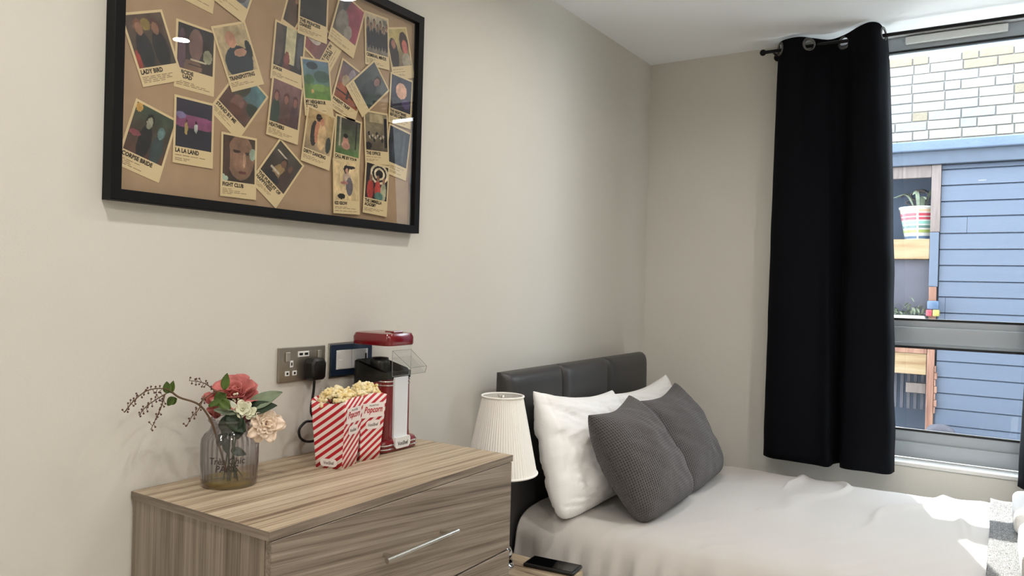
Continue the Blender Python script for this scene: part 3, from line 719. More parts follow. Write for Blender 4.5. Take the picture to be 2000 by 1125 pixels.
ART = [
 ((88, 72, 62), (70, 58, 50), fig(.3, (28, 30, 38), .75, .2, hair=(120, 80, 60)) + fig(.72, (26, 28, 34), .72, .2, hair=(90, 50, 50)) + [('e', .5, .8, .12, .12, (140, 120, 60)), ('e', .06, .15, .06, .2, (150, 60, 50))]),
 ((40, 40, 46), (60, 48, 44), [('e', .5, .6, .2, .36, (118, 92, 86)), ('e', .84, .4, .13, .16, (160, 160, 130)), ('e', .4, .1, .3, .14, (120, 92, 76)), ('r', .35, .22, .8, .27, (190, 180, 150)), ('r', .3, .12, .7, .15, (30, 28, 30)), ('e', .12, .4, .1, .5, (96, 72, 86))]),
 ((188, 170, 134), (176, 156, 120), [('e', .48, .22, .44, .36, (44, 54, 64)), ('e', .42, .72, .16, .18, (190, 140, 116)), ('e', .6, .42, .2, .09, (184, 140, 118)), ('e', .9, .45, .1, .2, (40, 46, 52))]),
 ((90, 138, 146), (84, 62, 58), [('r', 0, 0, 1, .5, (92, 68, 62)), ('e', .2, .7, .35, .3, (70, 70, 58)), ('e', .95, .45, .25, .15, (44, 58, 48)), ('e', .45, .3, .2, .2, (120, 86, 78)), ('e', .6, .15, .3, .12, (100, 62, 52))]),
 ((56, 74, 62), (90, 60, 50), fig(.42, (26, 28, 34), .72, .17, hd=(150, 150, 130), hair=(20, 20, 22)) + fig(.76, (50, 66, 70), .6, .16, hd=(110, 140, 140), hair=(90, 120, 120)) + [('e', .08, .92, .08, .1, (190, 150, 80)), ('e', .15, .4, .15, .06, (150, 80, 90))]),
 ((44, 42, 62), (42, 40, 50), [('e', .5, .55, .9, .14, (132, 74, 110)), ('r', 0, 0, 1, .4, (40, 42, 56)), ('e', .12, .66, .14, .07, (120, 110, 150)), ('e', .28, .4, .045, .14, (170, 150, 90)), ('e', .55, .44, .05, .1, (190, 200, 190)), ('e', .55, .55, .025, .03, (60, 40, 40)), ('e', .28, .56, .025, .03, (90, 50, 40))]),
 ((72, 58, 48), (60, 48, 42), [('e', .55, .55, .42, .5, (140, 108, 88)), ('e', .42, .68, .12, .035, (60, 44, 40)), ('e', .76, .66, .08, .03, (60, 44, 40)), ('e', .66, .5, .05, .16, (186, 150, 122)), ('e', .6, .22, .13, .035, (104, 58, 54)), ('e', .92, .66, .1, .14, (150, 170, 150)), ('e', .0, .05, .16, .1, (170, 190, 170)), ('e', .1, .5, .12, .4, (78, 58, 48))]),
 ((70, 66, 60), (56, 44, 40), [('r', .1, .75, .5, .8, (190, 180, 160))] + fig(.5, (150, 124, 84), .62, .2, hd=(110, 76, 60), hair=(30, 24, 22)) + fig(.76, (64, 46, 42), .66, .16, hd=(106, 74, 58)) + [('e', .4, .1, .3, .12, (30, 32, 40)), ('r', .2, .28, .55, .33, (200, 190, 170))]),
 ((120, 100, 90), (90, 70, 60), []), ((210, 210, 200), (120, 130, 140), [('e', .5, .4, .3, .15, (60, 62, 70)), ('e', .7, .2, .2, .2, (90, 90, 96))]),
 ((70, 70, 68), (50, 52, 56), [('r', .36, .15, .72, 1, (196, 190, 152)), ('e', .12, .5, .16, .5, (92, 80, 76)), ('e', .44, .22, .1, .2, (124, 70, 66)), ('r', .3, .0, .6, .1, (100, 60, 60)), ('e', .88, .5, .1, .4, (84, 86, 96))]),
 ((110, 86, 76), (60, 50, 48), fig(.3, (90, 70, 60), .7, .2, hair=(40, 30, 30))), ((60, 50, 46), (34, 38, 44), fig(.35, (26, 30, 36), .9, .26, hair=(40, 30, 26)) + fig(.75, (30, 34, 40), .8, .2)),
 ((160, 80, 84), (120, 90, 90), [('e', .5, .5, .2, .3, (200, 190, 180))]), ((80, 84, 84), (110, 96, 90), [('e', .75, .55, .42, .6, (146, 66, 86)), ('e', .3, .3, .25, .35, (130, 124, 116)), ('e', .6, .15, .16, .2, (160, 150, 140)), ('e', .25, .85, .1, .2, (70, 74, 80))]),
 ((176, 164, 140), (120, 112, 104), sum([fig(.1 + .14 * k, (30, 34, 48), .62 - .1 * (k % 2), .085, .15, hair=(40, 32, 30)) for k in range(7)], []) + [('r', .78, .82, .95, .95, (110, 106, 96))]),
 ((196, 180, 116), (120, 104, 90), [('e', .2, .35, .22, .42, (44, 38, 42)), ('e', .78, .62, .22, .3, (60, 44, 42)), ('e', .8, .5, .14, .2, (196, 110, 100)), ('e', .78, .14, .24, .2, (170, 160, 140)), ('e', .24, .6, .1, .12, (160, 110, 96))]),
 ((96, 124, 148), (84, 124, 66), [('r', 0, 0, 1, .38, (96, 134, 62)), ('e', .35, .86, .22, .1, (50, 66, 76)), ('e', .7, .6, .3, .16, (60, 92, 84)), ('e', .2, .5, .2, .12, (70, 110, 70)), ('e', .6, .3, .3, .1, (120, 156, 74)), ('e', .3, .2, .05, .06, (190, 150, 90))]),
 ((130, 96, 96), (84, 66, 66), sum([fig(x, c, .62, .15, hd=(150, 104, 92), hair=(90, 54, 50)) for x, c in ((.16, (50, 72, 60)), (.5, (96, 70, 66)), (.82, (80, 58, 62)))], [])),
 ((110, 100, 110), (150, 80, 50), [('e', .5, .3, .5, .2, (160, 84, 48)), ('e', .5, .75, .14, .2, (150, 140, 150)), ('e', .3, .55, .16, .16, (170, 150, 120)), ('r', .45, .1, .55, .45, (40, 40, 44)), ('r', .0, .18, 1, .22, (50, 40, 40))]),
 ((84, 92, 96), (44, 52, 58), fig(.55, (34, 40, 50), .75, .24, hd=(148, 108, 100), hair=(56, 44, 44)) + [('e', .85, .2, .25, .25, (48, 62, 56))]),
 ((196, 166, 116), (160, 140, 110), [('e', .3, .42, .14, .32, (40, 34, 36)), ('e', .4, .5, .09, .3, (180, 120, 90)), ('e', .6, .4, .16, .34, (206, 176, 130)), ('e', .42, .84, .12, .1, (50, 36, 30)), ('e', .56, .76, .09, .09, (190, 132, 104)), ('e', .88, .25, .1, .2, (40, 54, 50))]),
 ((66, 60, 58), (110, 130, 90), [('r', .12, .2, .18, 1, (170, 160, 140)), ('e', .4, .4, .12, .12, (186, 138, 120)), ('e', .42, .26, .18, .12, (196, 150, 130)), ('r', 0, 0, 1, .15, (96, 128, 78)), ('r', .8, .2, .86, 1, (44, 40, 42)), ('e', .4, .52, .1, .06, (40, 32, 30))]),
 ((150, 138, 110), (90, 80, 66), [('r', .2, .75, .8, .98, (188, 172, 134)), ('r', .86, .1, 1, .9, (30, 28, 34))] + sum([[('e', .15 + .12 * k, .45 - .08 * (k % 3), .05, .06, (40, 40, 44)), ('e', .2 + .12 * k, .35 + .05 * (k % 2), .05, .04, (186, 172, 150))] for k in range(6)], []) + [('e', .12, .12, .14, .1, (34, 30, 30))]),
 ((58, 62, 84), (44, 40, 60), [('e', .5, .6, .27, .24, (226, 176, 148)), ('e', .5, .1, .8, .22, (40, 36, 52)), ('e', .75, .25, .2, .14, (78, 64, 104))]),
 ((40, 46, 56), (44, 50, 58), [('e', .4, .5, .2, .4, (58, 66, 74)), ('r', .7, .1, .8, .9, (70, 78, 86))]),
 ((220, 196, 150), (220, 196, 150), [('e', .52, .55, .17, .22, (196, 172, 150)), ('e', .62, .36, .14, .24, (110, 104, 110)), ('e', .5, .8, .11, .11, (34, 30, 32)), ('e', .52, .76, .06, .07, (190, 146, 124)), ('e', .28, .1, .16, .07, (36, 32, 32)), ('e', .68, .86, .2, .04, (40, 36, 38)), ('e', .4, .45, .16, .04, (190, 130, 120))]),
 ((40, 36, 38), (50, 44, 46), [('e', .6, .75, .42, .3, (220, 205, 170)), ('e', .6, .75, .33, .235, (34, 32, 36)), ('e', .6, .75, .25, .18, (220, 205, 170)), ('e', .6, .75, .17, .12, (34, 32, 36))] + fig(.22, (176, 66, 56), .6, .15) + fig(.55, (180, 70, 60), .62, .14) + fig(.82, (170, 170, 140), .58, .13) + [('e', .62, .1, .2, .12, (84, 120, 110))])]
lin = lambda c: np.array(srgb(*c)[:3])
def paint(spec, nx, ny):
    top, bot, sh_ = spec
    yy, xx = np.mgrid[0:ny, 0:nx]; U_ = (xx + .5) / nx; V_ = (yy + .5) / ny
    A = lin(bot)[None, None] * (1 - V_[..., None]) + lin(top)[None, None] * V_[..., None]
    for s in sh_:
        if s[0] == 'e': mk = ((U_ - s[1]) / s[3]) ** 2 + ((V_ - s[2]) / s[4]) ** 2 < 1
        else: mk = (U_ > s[1]) & (U_ < s[3]) & (V_ > s[2]) & (V_ < s[4])
        A[mk] = lin(s[5])
    rs = np.random.RandomState(len(sh_) * 7 + top[0])
    for f_, a_ in ((5, .55), (11, .4), (24, .3)):
        g_ = rs.rand(f_ + 2, f_ + 2, 1) - .5; iy = V_ * f_; ix = U_ * f_; y0_ = iy.astype(int); x0_ = ix.astype(int); fy = (iy - y0_)[..., None]; fx = (ix - x0_)[..., None]
        A = A * (1 + a_ * ((g_[y0_, x0_] * (1 - fx) + g_[y0_, x0_ + 1] * fx) * (1 - fy) + (g_[y0_ + 1, x0_] * (1 - fx) + g_[y0_ + 1, x0_ + 1] * fx) * fy))
    A = np.clip(A, 0, 1)
    return A
CW, CH = .096, .143
for k, (title, cy, cz, ang, lay) in enumerate(CARDS):
    a = math.radians(ang); R_ = Vector((0, math.cos(a), math.sin(a))); U_ = Vector((0, -math.sin(a), math.cos(a)))
    x = .0113 + lay * .0012 + (k % 3) * .0003
    if k in (24, 25, 16): cw = .092
    c = Vector((x, cy, cz))
    def clip(b):   # card corners that would reach under the frame are cut by it
        for co, no in (((0, FY0 + FB, 0), (0, -1, 0)), ((0, FY1 - FB, 0), (0, 1, 0)), ((0, 0, FZ1 - FB), (0, 0, 1)), ((0, 0, FZ0 + FB), (0, 0, -1))):
            bmesh.ops.bisect_plane(b, geom=b.verts[:] + b.edges[:] + b.faces[:], plane_co=co, plane_no=no, clear_outer=True)
        return b
    b = BM(); t = bmesh.new(); bmesh.ops.create_cube(t, size=1)
    for v in t.verts: v.co = c + R_ * v.co.x * CW + U_ * v.co.y * CH + Vector((1, 0, 0)) * v.co.z * .0005
    merge(b, t); clip(b)
    card = obj('film_card', b, CREAM, pic)
    if title and title != '-': card['label'] = 'cream card titled ' + title.replace('\n', ' ').title() if k not in (17, 24) else 'cream card with a ' + ('green meadow' if k == 17 else 'pale moon') + ' picture'
    # picture area
    two = '\n' in title; yb = -.25 * CH if not two else -.20 * CH
    x0, x1, y0, y1 = -CW / 2 + .005, CW / 2 - .005, yb, CH / 2 - .005
    nx, ny = 42, 48
    b = BM(); cl = b.loops.layers.float_color.new('print'); A = paint(ART[k], nx, ny)
    vs = [[b.verts.new(c + R_ * (x0 + (x1 - x0) * i / nx) + U_ * (y0 + (y1 - y0) * j / ny) + Vector((.0004, 0, 0))) for i in range(nx + 1)] for j in range(ny + 1)]
    for j in range(ny):
        for i in range(nx):
            f = b.faces.new((vs[j][i], vs[j][i + 1], vs[j + 1][i + 1], vs[j + 1][i]))
            for lp in f.loops: lp[cl] = (*A[j, i], 1)
    clip(b); obj('picture', b, PRINT, card)
    lw = min(.080, .0056 * max(len(s) for s in title.split('\n'))) if title else 0
    yt = yb - .003
    if title not in ('', '-'):
        hh = .0095 if not two else .0195
        b = fit(text_bm(title, bold=.045, spacing=1.02, line=.88), x0, yt - hh, lw, hh)
        to3(b, c, R_, U_, .0005); obj('title_lettering', clip(b), INK, card); yt -= hh
    b = BM(); yy = yt - .006; rn = random.Random(k)
    while yy > -CH / 2 + .006:
        xx = x0
        for _ in range(rn.randint(2, 5)):
            wd = rn.uniform(.006, .018)
            if xx + wd < x1 - .004: quad_bm(b, xx, yy, xx + wd, yy + .0013)
            xx += wd + .003
        yy -= rn.choice((.0035, .0035, .007))
    to3(b, c, R_, U_, .0005)
    if len(b.faces): obj('small_print', clip(b), pmat('pale_ink', srgb(140, 120, 92), .8) if k == 0 else bpy.data.materials['pale_ink'], card)
    else: b.free()
obj('glass_pane', box(BM(), .021, .0225, FY0 + FB, FY1 - FB, FZ0 + FB, FZ1 - FB), PGLASS, pic)

# ------------------------------------------------------------------ sockets
so = thing('double_wall_socket', 'brushed steel double wall socket left of the popcorn machine', 'socket', (.0, 1.317, 1.05))
obj('plate', box(BM(), .0005, .0075, 1.242, 1.392, 1.048, 1.133, .0012), STEEL, so)
def plate_bits(y, parent):
    obj('switch', box(BM(), .007, .0125, y - .0065, y + .0065, 1.098, 1.122, .0015), NICKEL, parent)
for y in (1.267, 1.370): plate_bits(y, so)
usb = obj('charging_port', box(BM(), .007, .0095, 1.300, 1.336, 1.108, 1.122, .001), WPLAST, so)
for y in (1.304, 1.321): obj('port_opening', box(BM(), .0092, .0099, y, y + .011, 1.112, 1.118), BPLAST, usb)
for y, z, w_, h_ in ((1.281, 1.092, .010, .017), (1.268, 1.069, .014, .012), (1.291, 1.069, .014, .012)):
    s_ = obj('pin_shutter', box(BM(), .007, .0088, y - w_ / 2, y + w_ / 2, z - h_ / 2, z + h_ / 2, .0012), WPLAST, so)
    obj('pin_hole', box(BM(), .0086, .0092, y - w_ * .2, y + w_ * .2, z - h_ * .22, z + h_ * .22), BPLAST, s_)
plug = thing('plug', 'black mains plug with a hanging looped cable in the steel socket', 'plug', (.009, 1.342, 1.05))
b = BM(); rs = []
for x, s in ((.008, .92), (.014, 1), (.028, 1.0), (.036, .93), (.040, .75)):
    P_ = [(-.024, -.024), (-.017, -.030), (.017, -.030), (.024, -.024), (.026, .014), (.018, .026), (-.018, .026), (-.026, .014)]
    rs.append([(x, 1.345 + a_ * s, 1.078 + b_ * s) for a_, b_ in P_])
rings(b, rs); obj('plug_body', b, BPLAST, plug, smooth=35)
pts = smooth_path([(.024, 1.342, 1.05), (.024, 1.340, 1.02), (.022, 1.335, .97), (.018, 1.352, .945), (.02, 1.338, .944), (.022, 1.318, .945), (.022, 1.299, .930), (.024, 1.300, .910), (.026, 1.318, .897), (.03, 1.345, .896), (.04, 1.37, .91), (.03, 1.385, .925), (.02, 1.42, .90), (.02, 1.47, .875), (.03, 1.50, .872)], 6)
b = BM(); tube(b, pts, .0033, 8); obj('cable', b, BPLAST, plug, smooth=True)
sw = thing('heating_switch', 'dark blue wall plate with white switches behind the popcorn machine', 'switch', (.0, 1.49, 1.045))
obj('chrome_surround', box(BM(), .0005, .0045, 1.408, 1.571, 1.044, 1.137, .001), NICKEL, sw)
obj('plate', box(BM(), .004, .0075, 1.413, 1.566, 1.049, 1.132, .001), NAVYPL, sw)
r_ = obj('switch_module', box(BM(), .007, .0095, 1.431, 1.487, 1.066, 1.117, .001), WPLAST, sw); obj('rocker', box(BM(), .0092, .0125, 1.436, 1.450, 1.068, 1.092, .001), WPLAST, r_)
r_ = obj('switch_module', box(BM(), .007, .0095, 1.489, 1.548, 1.066, 1.117, .001), WPLAST, sw); obj('indicator', box(BM(), .0092, .0105, 1.537, 1.543, 1.080, 1.104), BPLAST, r_)

# ------------------------------------------------------------------ popcorn machine (local: front +x)
MX, MYc = .098, 1.513
pm = thing('popcorn_machine', 'red retro popcorn machine with clear top and white front panel', 'popcorn machine', (MX, MYc, TOPZ), rotz=math.radians(2))
def rrect(hx, hy, r, z, n=5, cx=0, cy=0):
    out = []
    for sx, sy, a0 in ((1, 1, 0), (-1, 1, PI / 2), (-1, -1, PI), (1, -1, 3 * PI / 2)):
        for k in range(n + 1):
            a = a0 + PI / 2 * k / n; out.append((cx + sx * (hx - r) + r * math.cos(a), cy + sy * (hy - r) + r * math.sin(a), z))
    return out
b = BM(); rings(b, [rrect(.066, .071, .02, .0), rrect(.069, .074, .022, .003), rrect(.070, .075, .022, .022), rrect(.067, .071, .022, .030), rrect(.060, .060, .02, .034)])
basep = obj('base', b, RED, pm, local=True, smooth=35)
def half_band(P_, sgn, x0, y0): 
    Q = [p for p in P_ if p[0] > x0 and p[1] * sgn > y0]; return sorted(Q, key=lambda p: p[1] * sgn - p[0])
for zz in (.010, .020):
    for sg in (-1, 1):
        b = BM(); Q = half_band(rrect(.0712, .0762, .024, zz, 8), sg, .045, .02)
        Q = [(.0712, sg * .034, zz)] + Q + [(.02, sg * .0762, zz)]
        tube(b, Q, .0020, 6); obj('chrome_band', b, CHROME, basep, local=True, smooth=True)
b = BM(); rings(b, [rrect(.061, .058, .022, .030), rrect(.060, .055, .022, .05), rrect(.060, .052, .02, .19)])
body = obj('body', b, RED, pm, local=True, smooth=35)
for zz in (.172, .182):
    for sg in (-1, 1):
        b = BM(); Q = [(.0612, sg * .031, zz)] + half_band(rrect(.0612, .0535, .021, zz, 8), sg, .038, .015) + [(.032, sg * .0535, zz)]
        tube(b, Q, .0019, 6); obj('chrome_band', b, CHROME, body, local=True, smooth=True)
b = BM(); rs = []
for z in (.028, .192): rs.append([(.0600, -.028, z), (.0655, -.027, z), (.0665, 0, z), (.0655, .027, z), (.0600, .028, z)])
rings(b, rs); obj('front_panel', b, PWHITE, pm, local=True, smooth=35)
b = BM(); rs = [[(xx, y, z) for y, z in ((-.024, .008), (.024, .008), (.030, .014), (.031, .030), (.028, .036), (-.028, .036), (-.031, .030), (-.030, .014))] for xx in (.066, .0745)]
rings(b, rs); bdg = obj('badge', b, WPLAST, pm, local=True)
b = fit(text_bm('VonShef', bold=.02), -.021, .015, .042, .0105); to3(b, (.0748, 0, 0), (0, 1, 0), (0, 0, 1)); obj('badge_lettering', b, INK, bdg, local=True)
# bowl
b = BM(); rings(b, [rrect(.0612, .0535, .018, .187), rrect(.062, .0535, .018, .205), rrect(.062, .0535, .018, .232)], cap1=False)
for v in b.verts:
    if v.co.z > .23: v.co.z = .232 - .030 * max(0, v.co.x / .06) + .004 * math.cos(v.co.y * 60)
    elif v.co.z < .19 and v.co.x < .04: v.co.z = .160; v.co.x *= 1.01; v.co.y *= 1.02
rings(b, [rrect(.058, .0495, .016, .231), rrect(.04, .035, .02, .20)], cap0=False)
for v in b.verts:
    if v.co.z > .2295 and abs(v.co.z - .231) < 1e-5: v.co.z = .232 - .030 * max(0, v.co.x / .06)
obj('popping_bowl', b, BOWL, pm, local=True, smooth=35)
b = BM(); lathe(b, [(.0, .252), (.022, .25), (.026, .235), (.026, .20)], 24, c=(-.01, .0, -.012)); obj('popping_chamber', b, BOWL, pm, local=True, smooth=True)
# clear cover
b = BM(); rings(b, [rrect(.0625, .054, .018, .192, 6), rrect(.0625, .054, .018, .278, 6)], cap0=False, cap1=False)
obj('clear_cover', b, CLEARP, pm, local=True, smooth=35)
# chute
b = BM()
def slab(b, q, t=.0012):
    q = [Vector(p) for p in q]; n_ = (q[1] - q[0]).cross(q[2] - q[0]).normalized() * t
    rings(b, [[p for p in q], [p + n_ for p in q]])
slab(b, [(.063, -.038, .245), (.063, .038, .245), (.115, .034, .205), (.115, -.034, .205)])
slab(b, [(.063, -.038, .245), (.115, -.034, .205), (.120, -.034, .215), (.063, -.038, .262)])
slab(b, [(.063, .038, .245), (.115, .034, .205), (.120, .034, .215), (.063, .038, .262)])
slab(b, [(.063, -.038, .262), (.063, .038, .262), (.120, .034, .222), (.120, -.034, .222)])
slab(b, [(.063, -.038, .245), (.063, -.036, .195), (.115, -.034, .205)])
slab(b, [(.063, .038, .245), (.063, .036, .195), (.115, .034, .205)])
chu = obj('chute', b, CLEARP, pm, local=True)
b = BM()
for p_, q_ in (((.063, -.038, .262), (.120, -.034, .222)), ((.063, .038, .262), (.120, .034, .222)), ((.120, -.034, .222), (.120, .034, .222)), ((.120, -.034, .222), (.115, -.034, .205)), ((.120, .034, .222), (.115, .034, .205)), ((.115, -.034, .205), (.115, .034, .205)),
               ((.115, -.034, .205), (.063, -.036, .195)), ((.115, .034, .205), (.063, .036, .195)), ((.063, -.038, .262), (.063, -.036, .195)), ((.063, -.038, .262), (.063, .038, .262))):
    tube(b, [p_, q_], .0007, 5)
obj('rim_edge', b, EDGEP, chu, local=True)
b = BM(); rings(b, [rrect(.064, .055, .018, .274), rrect(.066, .057, .02, .277), rrect(.066, .057, .02, .295), rrect(.062, .053, .02, .303), rrect(.045, .038, .016, .306)])
for v in b.verts:
    if v.co.z > .30: v.co.z += .002
obj('lid', b, RED, pm, local=True, smooth=40)
b = BM(); box(b, .02, .05, -.02, .02, .306, .311, .002); obj('lid_cap', b, RED, pm, local=True)

# ------------------------------------------------------------------ popcorn boxes
def popbox(name, loc, rz, label, hb=.034, ht=.045, hgt=.160, seed=0):
    """local: label face +x; long arches at top"""
    t = thing(name, label, 'popcorn box', loc, rz, 'striped popcorn boxes')
    b = BM(); uvl = b.loops.layers.uv.new('UVMap')
    n = 10
    wall = []
    for s in range(4):
        a = s * PI / 2; nrm = Vector((math.cos(a), math.sin(a), 0)); tan = Vector((-math.sin(a), math.cos(a), 0))
        cols = []
        for i in range(n + 1):
            q = -1 + 2 * i / n
            htop = hgt + (.006 * (1 - q * q) if s % 2 == 0 else -.008 * (1 - q * q))
            col = []
            for j in range(7):
                z = htop * j / 6; h_ = hb + (ht - hb) * z / hgt
                col.append(nrm * (h_ - .006 * (1 - q * q) * (z / hgt) * (1 if s % 2 else 0)) + tan * q * h_ + Vector((0, 0, z)))
            cols.append(col)
        V_ = [[b.verts.new(p) for p in c_] for c_ in cols]
        for i in range(n):
            for j in range(6):
                f = b.faces.new((V_[i][j], V_[i + 1][j], V_[i + 1][j + 1], V_[i][j + 1]))
                for lp, (i_, j_) in zip(f.loops, ((i, j), (i + 1, j), (i + 1, j + 1), (i, j + 1))):
                    lp[uvl].uv = ((cols[i_][j_].dot(tan)) + s * .083, cols[i_][j_].z)
    b.faces.new([b.verts.new((x, y, 0.0005)) for x, y in ((-hb, -hb), (hb, -hb), (hb, hb), (-hb, hb))])
    bmesh.ops.remove_doubles(b, verts=b.verts[:], dist=1e-5)
    bx = obj('box', b, STRIPE, t, local=True, solid=.0006, smooth=30)
    # labels on a sloped face
    def on_face(s, bm_, off):
        a = s * PI / 2; nrm = Vector((math.cos(a), math.sin(a), 0)); tan = Vector((-math.sin(a), math.cos(a), 0)); sl = (ht - hb) / hgt
        for v in bm_.verts:
            z = v.co.y; h_ = hb + sl * z; q = v.co.x / h_
            v.co = nrm * (h_ + off - (.006 * (1 - q * q) * (z / hgt) if s % 2 else 0)) + tan * v.co.x + Vector((0, 0, z))
        return bm_
    def plaque(s, cx, cz, w_, h_, r, off=.0012, m=LABELW, name_='paper_label'):
        pts = [(cx + p[0], cz + p[1]) for p in rrect(w_ / 2, h_ / 2, r, 0, 5)]
        b = BM(); b.faces.new([b.verts.new((x, y, 0)) for x, y in pts]); bmesh.ops.triangulate(b, faces=b.faces[:])
        return obj(name_, on_face(s, b, off), m, bx, local=True)
    plaque(0, 0, .124, .068, .036, .003)
    plaque(0, .002, .088, .044, .022, .010)
    tb = fit(text_bm('Popcorn', bold=.02, shear=.3), -.028, .113, .056, .021); obj('red_lettering', on_face(0, tb, .0018), LABELR, bx, local=True)
    tb = fit(text_bm('Hot and Fresh', bold=.01), -.013, .134, .028, .0045); obj('small_lettering', on_face(0, tb, .0018), LABELG, bx, local=True)
    tb = fit(text_bm('VonShef', bold=.01), -.014, .084, .031, .008); obj('grey_lettering', on_face(0, tb, .0018), LABELG, bx, local=True)
    plaque(3, 0, .014, .044, .018, .008)
    tb = fit(text_bm('VonShef', bold=.01), -.013, .010, .027, .0075); obj('grey_lettering', on_face(3, tb, .0018), LABELG, bx, local=True)
    # popcorn heap
    rn = random.Random(seed); heap = BM()
    proto = []
    for _ in range(6):
        t2 = bmesh.new()
        for q in range(7):
            m_ = Matrix.Translation((rn.uniform(-.0045, .0045), rn.uniform(-.0045, .0045), rn.uniform(-.004, .004)))
            bmesh.ops.create_icosphere(t2, subdivisions=2, radius=rn.uniform(.0026, .0046), matrix=m_)
        for v in t2.verts: v.co += v.co.normalized() * .0009 * noise.noise(v.co * 500)
        me = bpy.data.meshes.new('k'); t2.to_mesh(me); t2.free(); proto.append(me)
    for _ in range(120):
        x, y = rn.uniform(-1, 1), rn.uniform(-1, 1)
        z = hgt - .008 + .022 * (1 - x ** 4) * (1 - y ** 4) + rn.uniform(-.006, .008)
        t2 = bmesh.new(); t2.from_mesh(rn.choice(proto))
        m_ = Matrix.Translation((x * (ht - .010), y * (ht - .010), z)) @ Matrix.Rotation(rn.uniform(0, 6), 4, 'Z') @ Matrix.Rotation(rn.uniform(0, 6), 4, 'X') @ Matrix.Scale(rn.uniform(.95, 1.35), 4)
        bmesh.ops.transform(t2, matrix=m_, verts=t2.verts[:]); merge(heap, t2)
    mw = Matrix.Translation(loc) @ Matrix.Rotation(rz, 4, 'Z')
    bmesh.ops.transform(heap, matrix=mw, verts=heap.verts[:])
    h_ = obj('popcorn', heap, POPC, origin=(loc[0], loc[1], loc[2] + hgt - .02), smooth=True)
    tag(h_, 'heap of popped corn filling ' + ('the nearer striped box' if seed == 1 else 'the striped box by the machine'), 'popcorn', None, 'stuff')
    for me in proto: bpy.data.meshes.remove(me)
    return t
popbox('popcorn_box', (.160, 1.292, TOPZ), math.radians(16), 'red and white striped popcorn box nearer the flower vase', seed=1)
popbox('popcorn_box', (.152, 1.388, TOPZ), math.radians(-9), 'red and white striped popcorn box touching the popcorn machine', hb=.029, ht=.040, seed=2)

# ------------------------------------------------------------------ vase and flowers
VX, VY = .105, 1.035
vase = thing('glass_vase', 'smoky ribbed glass jar vase with lettering on the chest of drawers', 'vase', (VX, VY, TOPZ))
rib = lambda k, n, z: 1 + (.030 * math.cos(k * 2 * PI * 30 / n) if .018 < z < .112 else 0)
b = BM(); lathe(b, [(.051, .0005), (.0565, .004), (.0572, .014), (.0565, .018), (.0572, .05), (.0572, .088), (.0560, .098), (.0505, .108), (.0440, .115), (.0405, .121), (.0400, .130), (.0440, .134), (.0460, .138), (.0440, .142), (.0385, .1415)], 180, rfun=rib)
obj('jar', b, VASEG, vase, local=True, smooth=True, solid=.0022, solid_off=-1)
b = BM(); lathe(b, [(.0, .003), (.051, .003), (.0540, .006), (.0540, .013), (.0, .0135)], 48); obj('amber_base', b, LIQ, vase, local=True, smooth=40)
tb = text_bm('Très Chic\nPARIS', bold=.015, shear=.1, align='CENTER', line=.8); fit(tb, -.036, .038, .072, .030)
a0 = math.radians(-42)
for v in tb.verts:
    a = a0 + v.co.x / .058; v.co = Vector((.0592 * math.cos(a), .0592 * math.sin(a), v.co.y))
obj('lettering', tb, VPRINT, vase, local=True)

RV = Vector((.839, .543, 0)); FV = Vector((-.543, .84, 0)); ZV = Vector((0, 0, 1)); VC = Vector((VX, VY, TOPZ))
def at(px, py, d=0):
    """offset from vase axis: px,py in mm seen from the front, d towards the wall"""
    return VC + RV * px / 1000 + ZV * py / 1000 + FV * d / 1000
def leaf_bm(p, d, up, ln, wd, curl=.2, fold=.15, n=8, wave=0):
    d = d.normalized(); s = d.cross(up).normalized(); nn = s.cross(d).normalized(); b = BM()
    def fn(u, v):
        w_ = wd / 2 * math.sin(PI * (.02 + .96 * v) ** .8) ** .8; x = (u - .5) * 2
        return p + d * ln * v + s * x * w_ + nn * (curl * ln * (-(v ** 2)) + fold * wd * x * x + wave * math.sin(v * 14 + x * 3) * abs(x))
    grid(b, fn, 4, n); return b
def petal_bm(c, out, axis, wd, ln, openness, cup=.35, tipcurl=.25, rn=random, frill=.05):
    out = out.normalized(); s = axis.cross(out).normalized(); b = BM()
    d = (axis * math.cos(openness) + out * math.sin(openness)).normalized(); nn = s.cross(d).normalized()
    if nn.dot(out) < 0: nn = -nn
    ph_ = rn.uniform(0, 6)
    def fn(u, v):
        x = (u - .5) * 2; w_ = wd / 2 * math.sin(PI * min(.82, .12 + .72 * v)) ** .7
        return c + d * ln * v * (1 - .10 * x * x) + s * x * w_ - nn * cup * wd * .5 * (1 - (1 - x * x)) * 1.0 + nn * (tipcurl * ln * max(0, v - .55) ** 1.5 + frill * wd * math.sin(5 * x + ph_) * v)
    grid(b, fn, 6, 6); return b
def stem_to(p, q, bend=.01, r=.0016):
    m_ = (p + q) / 2 + RV * bend; b = BM(); tube(b, smooth_path([p, m_, q], 5), r, 6); return b
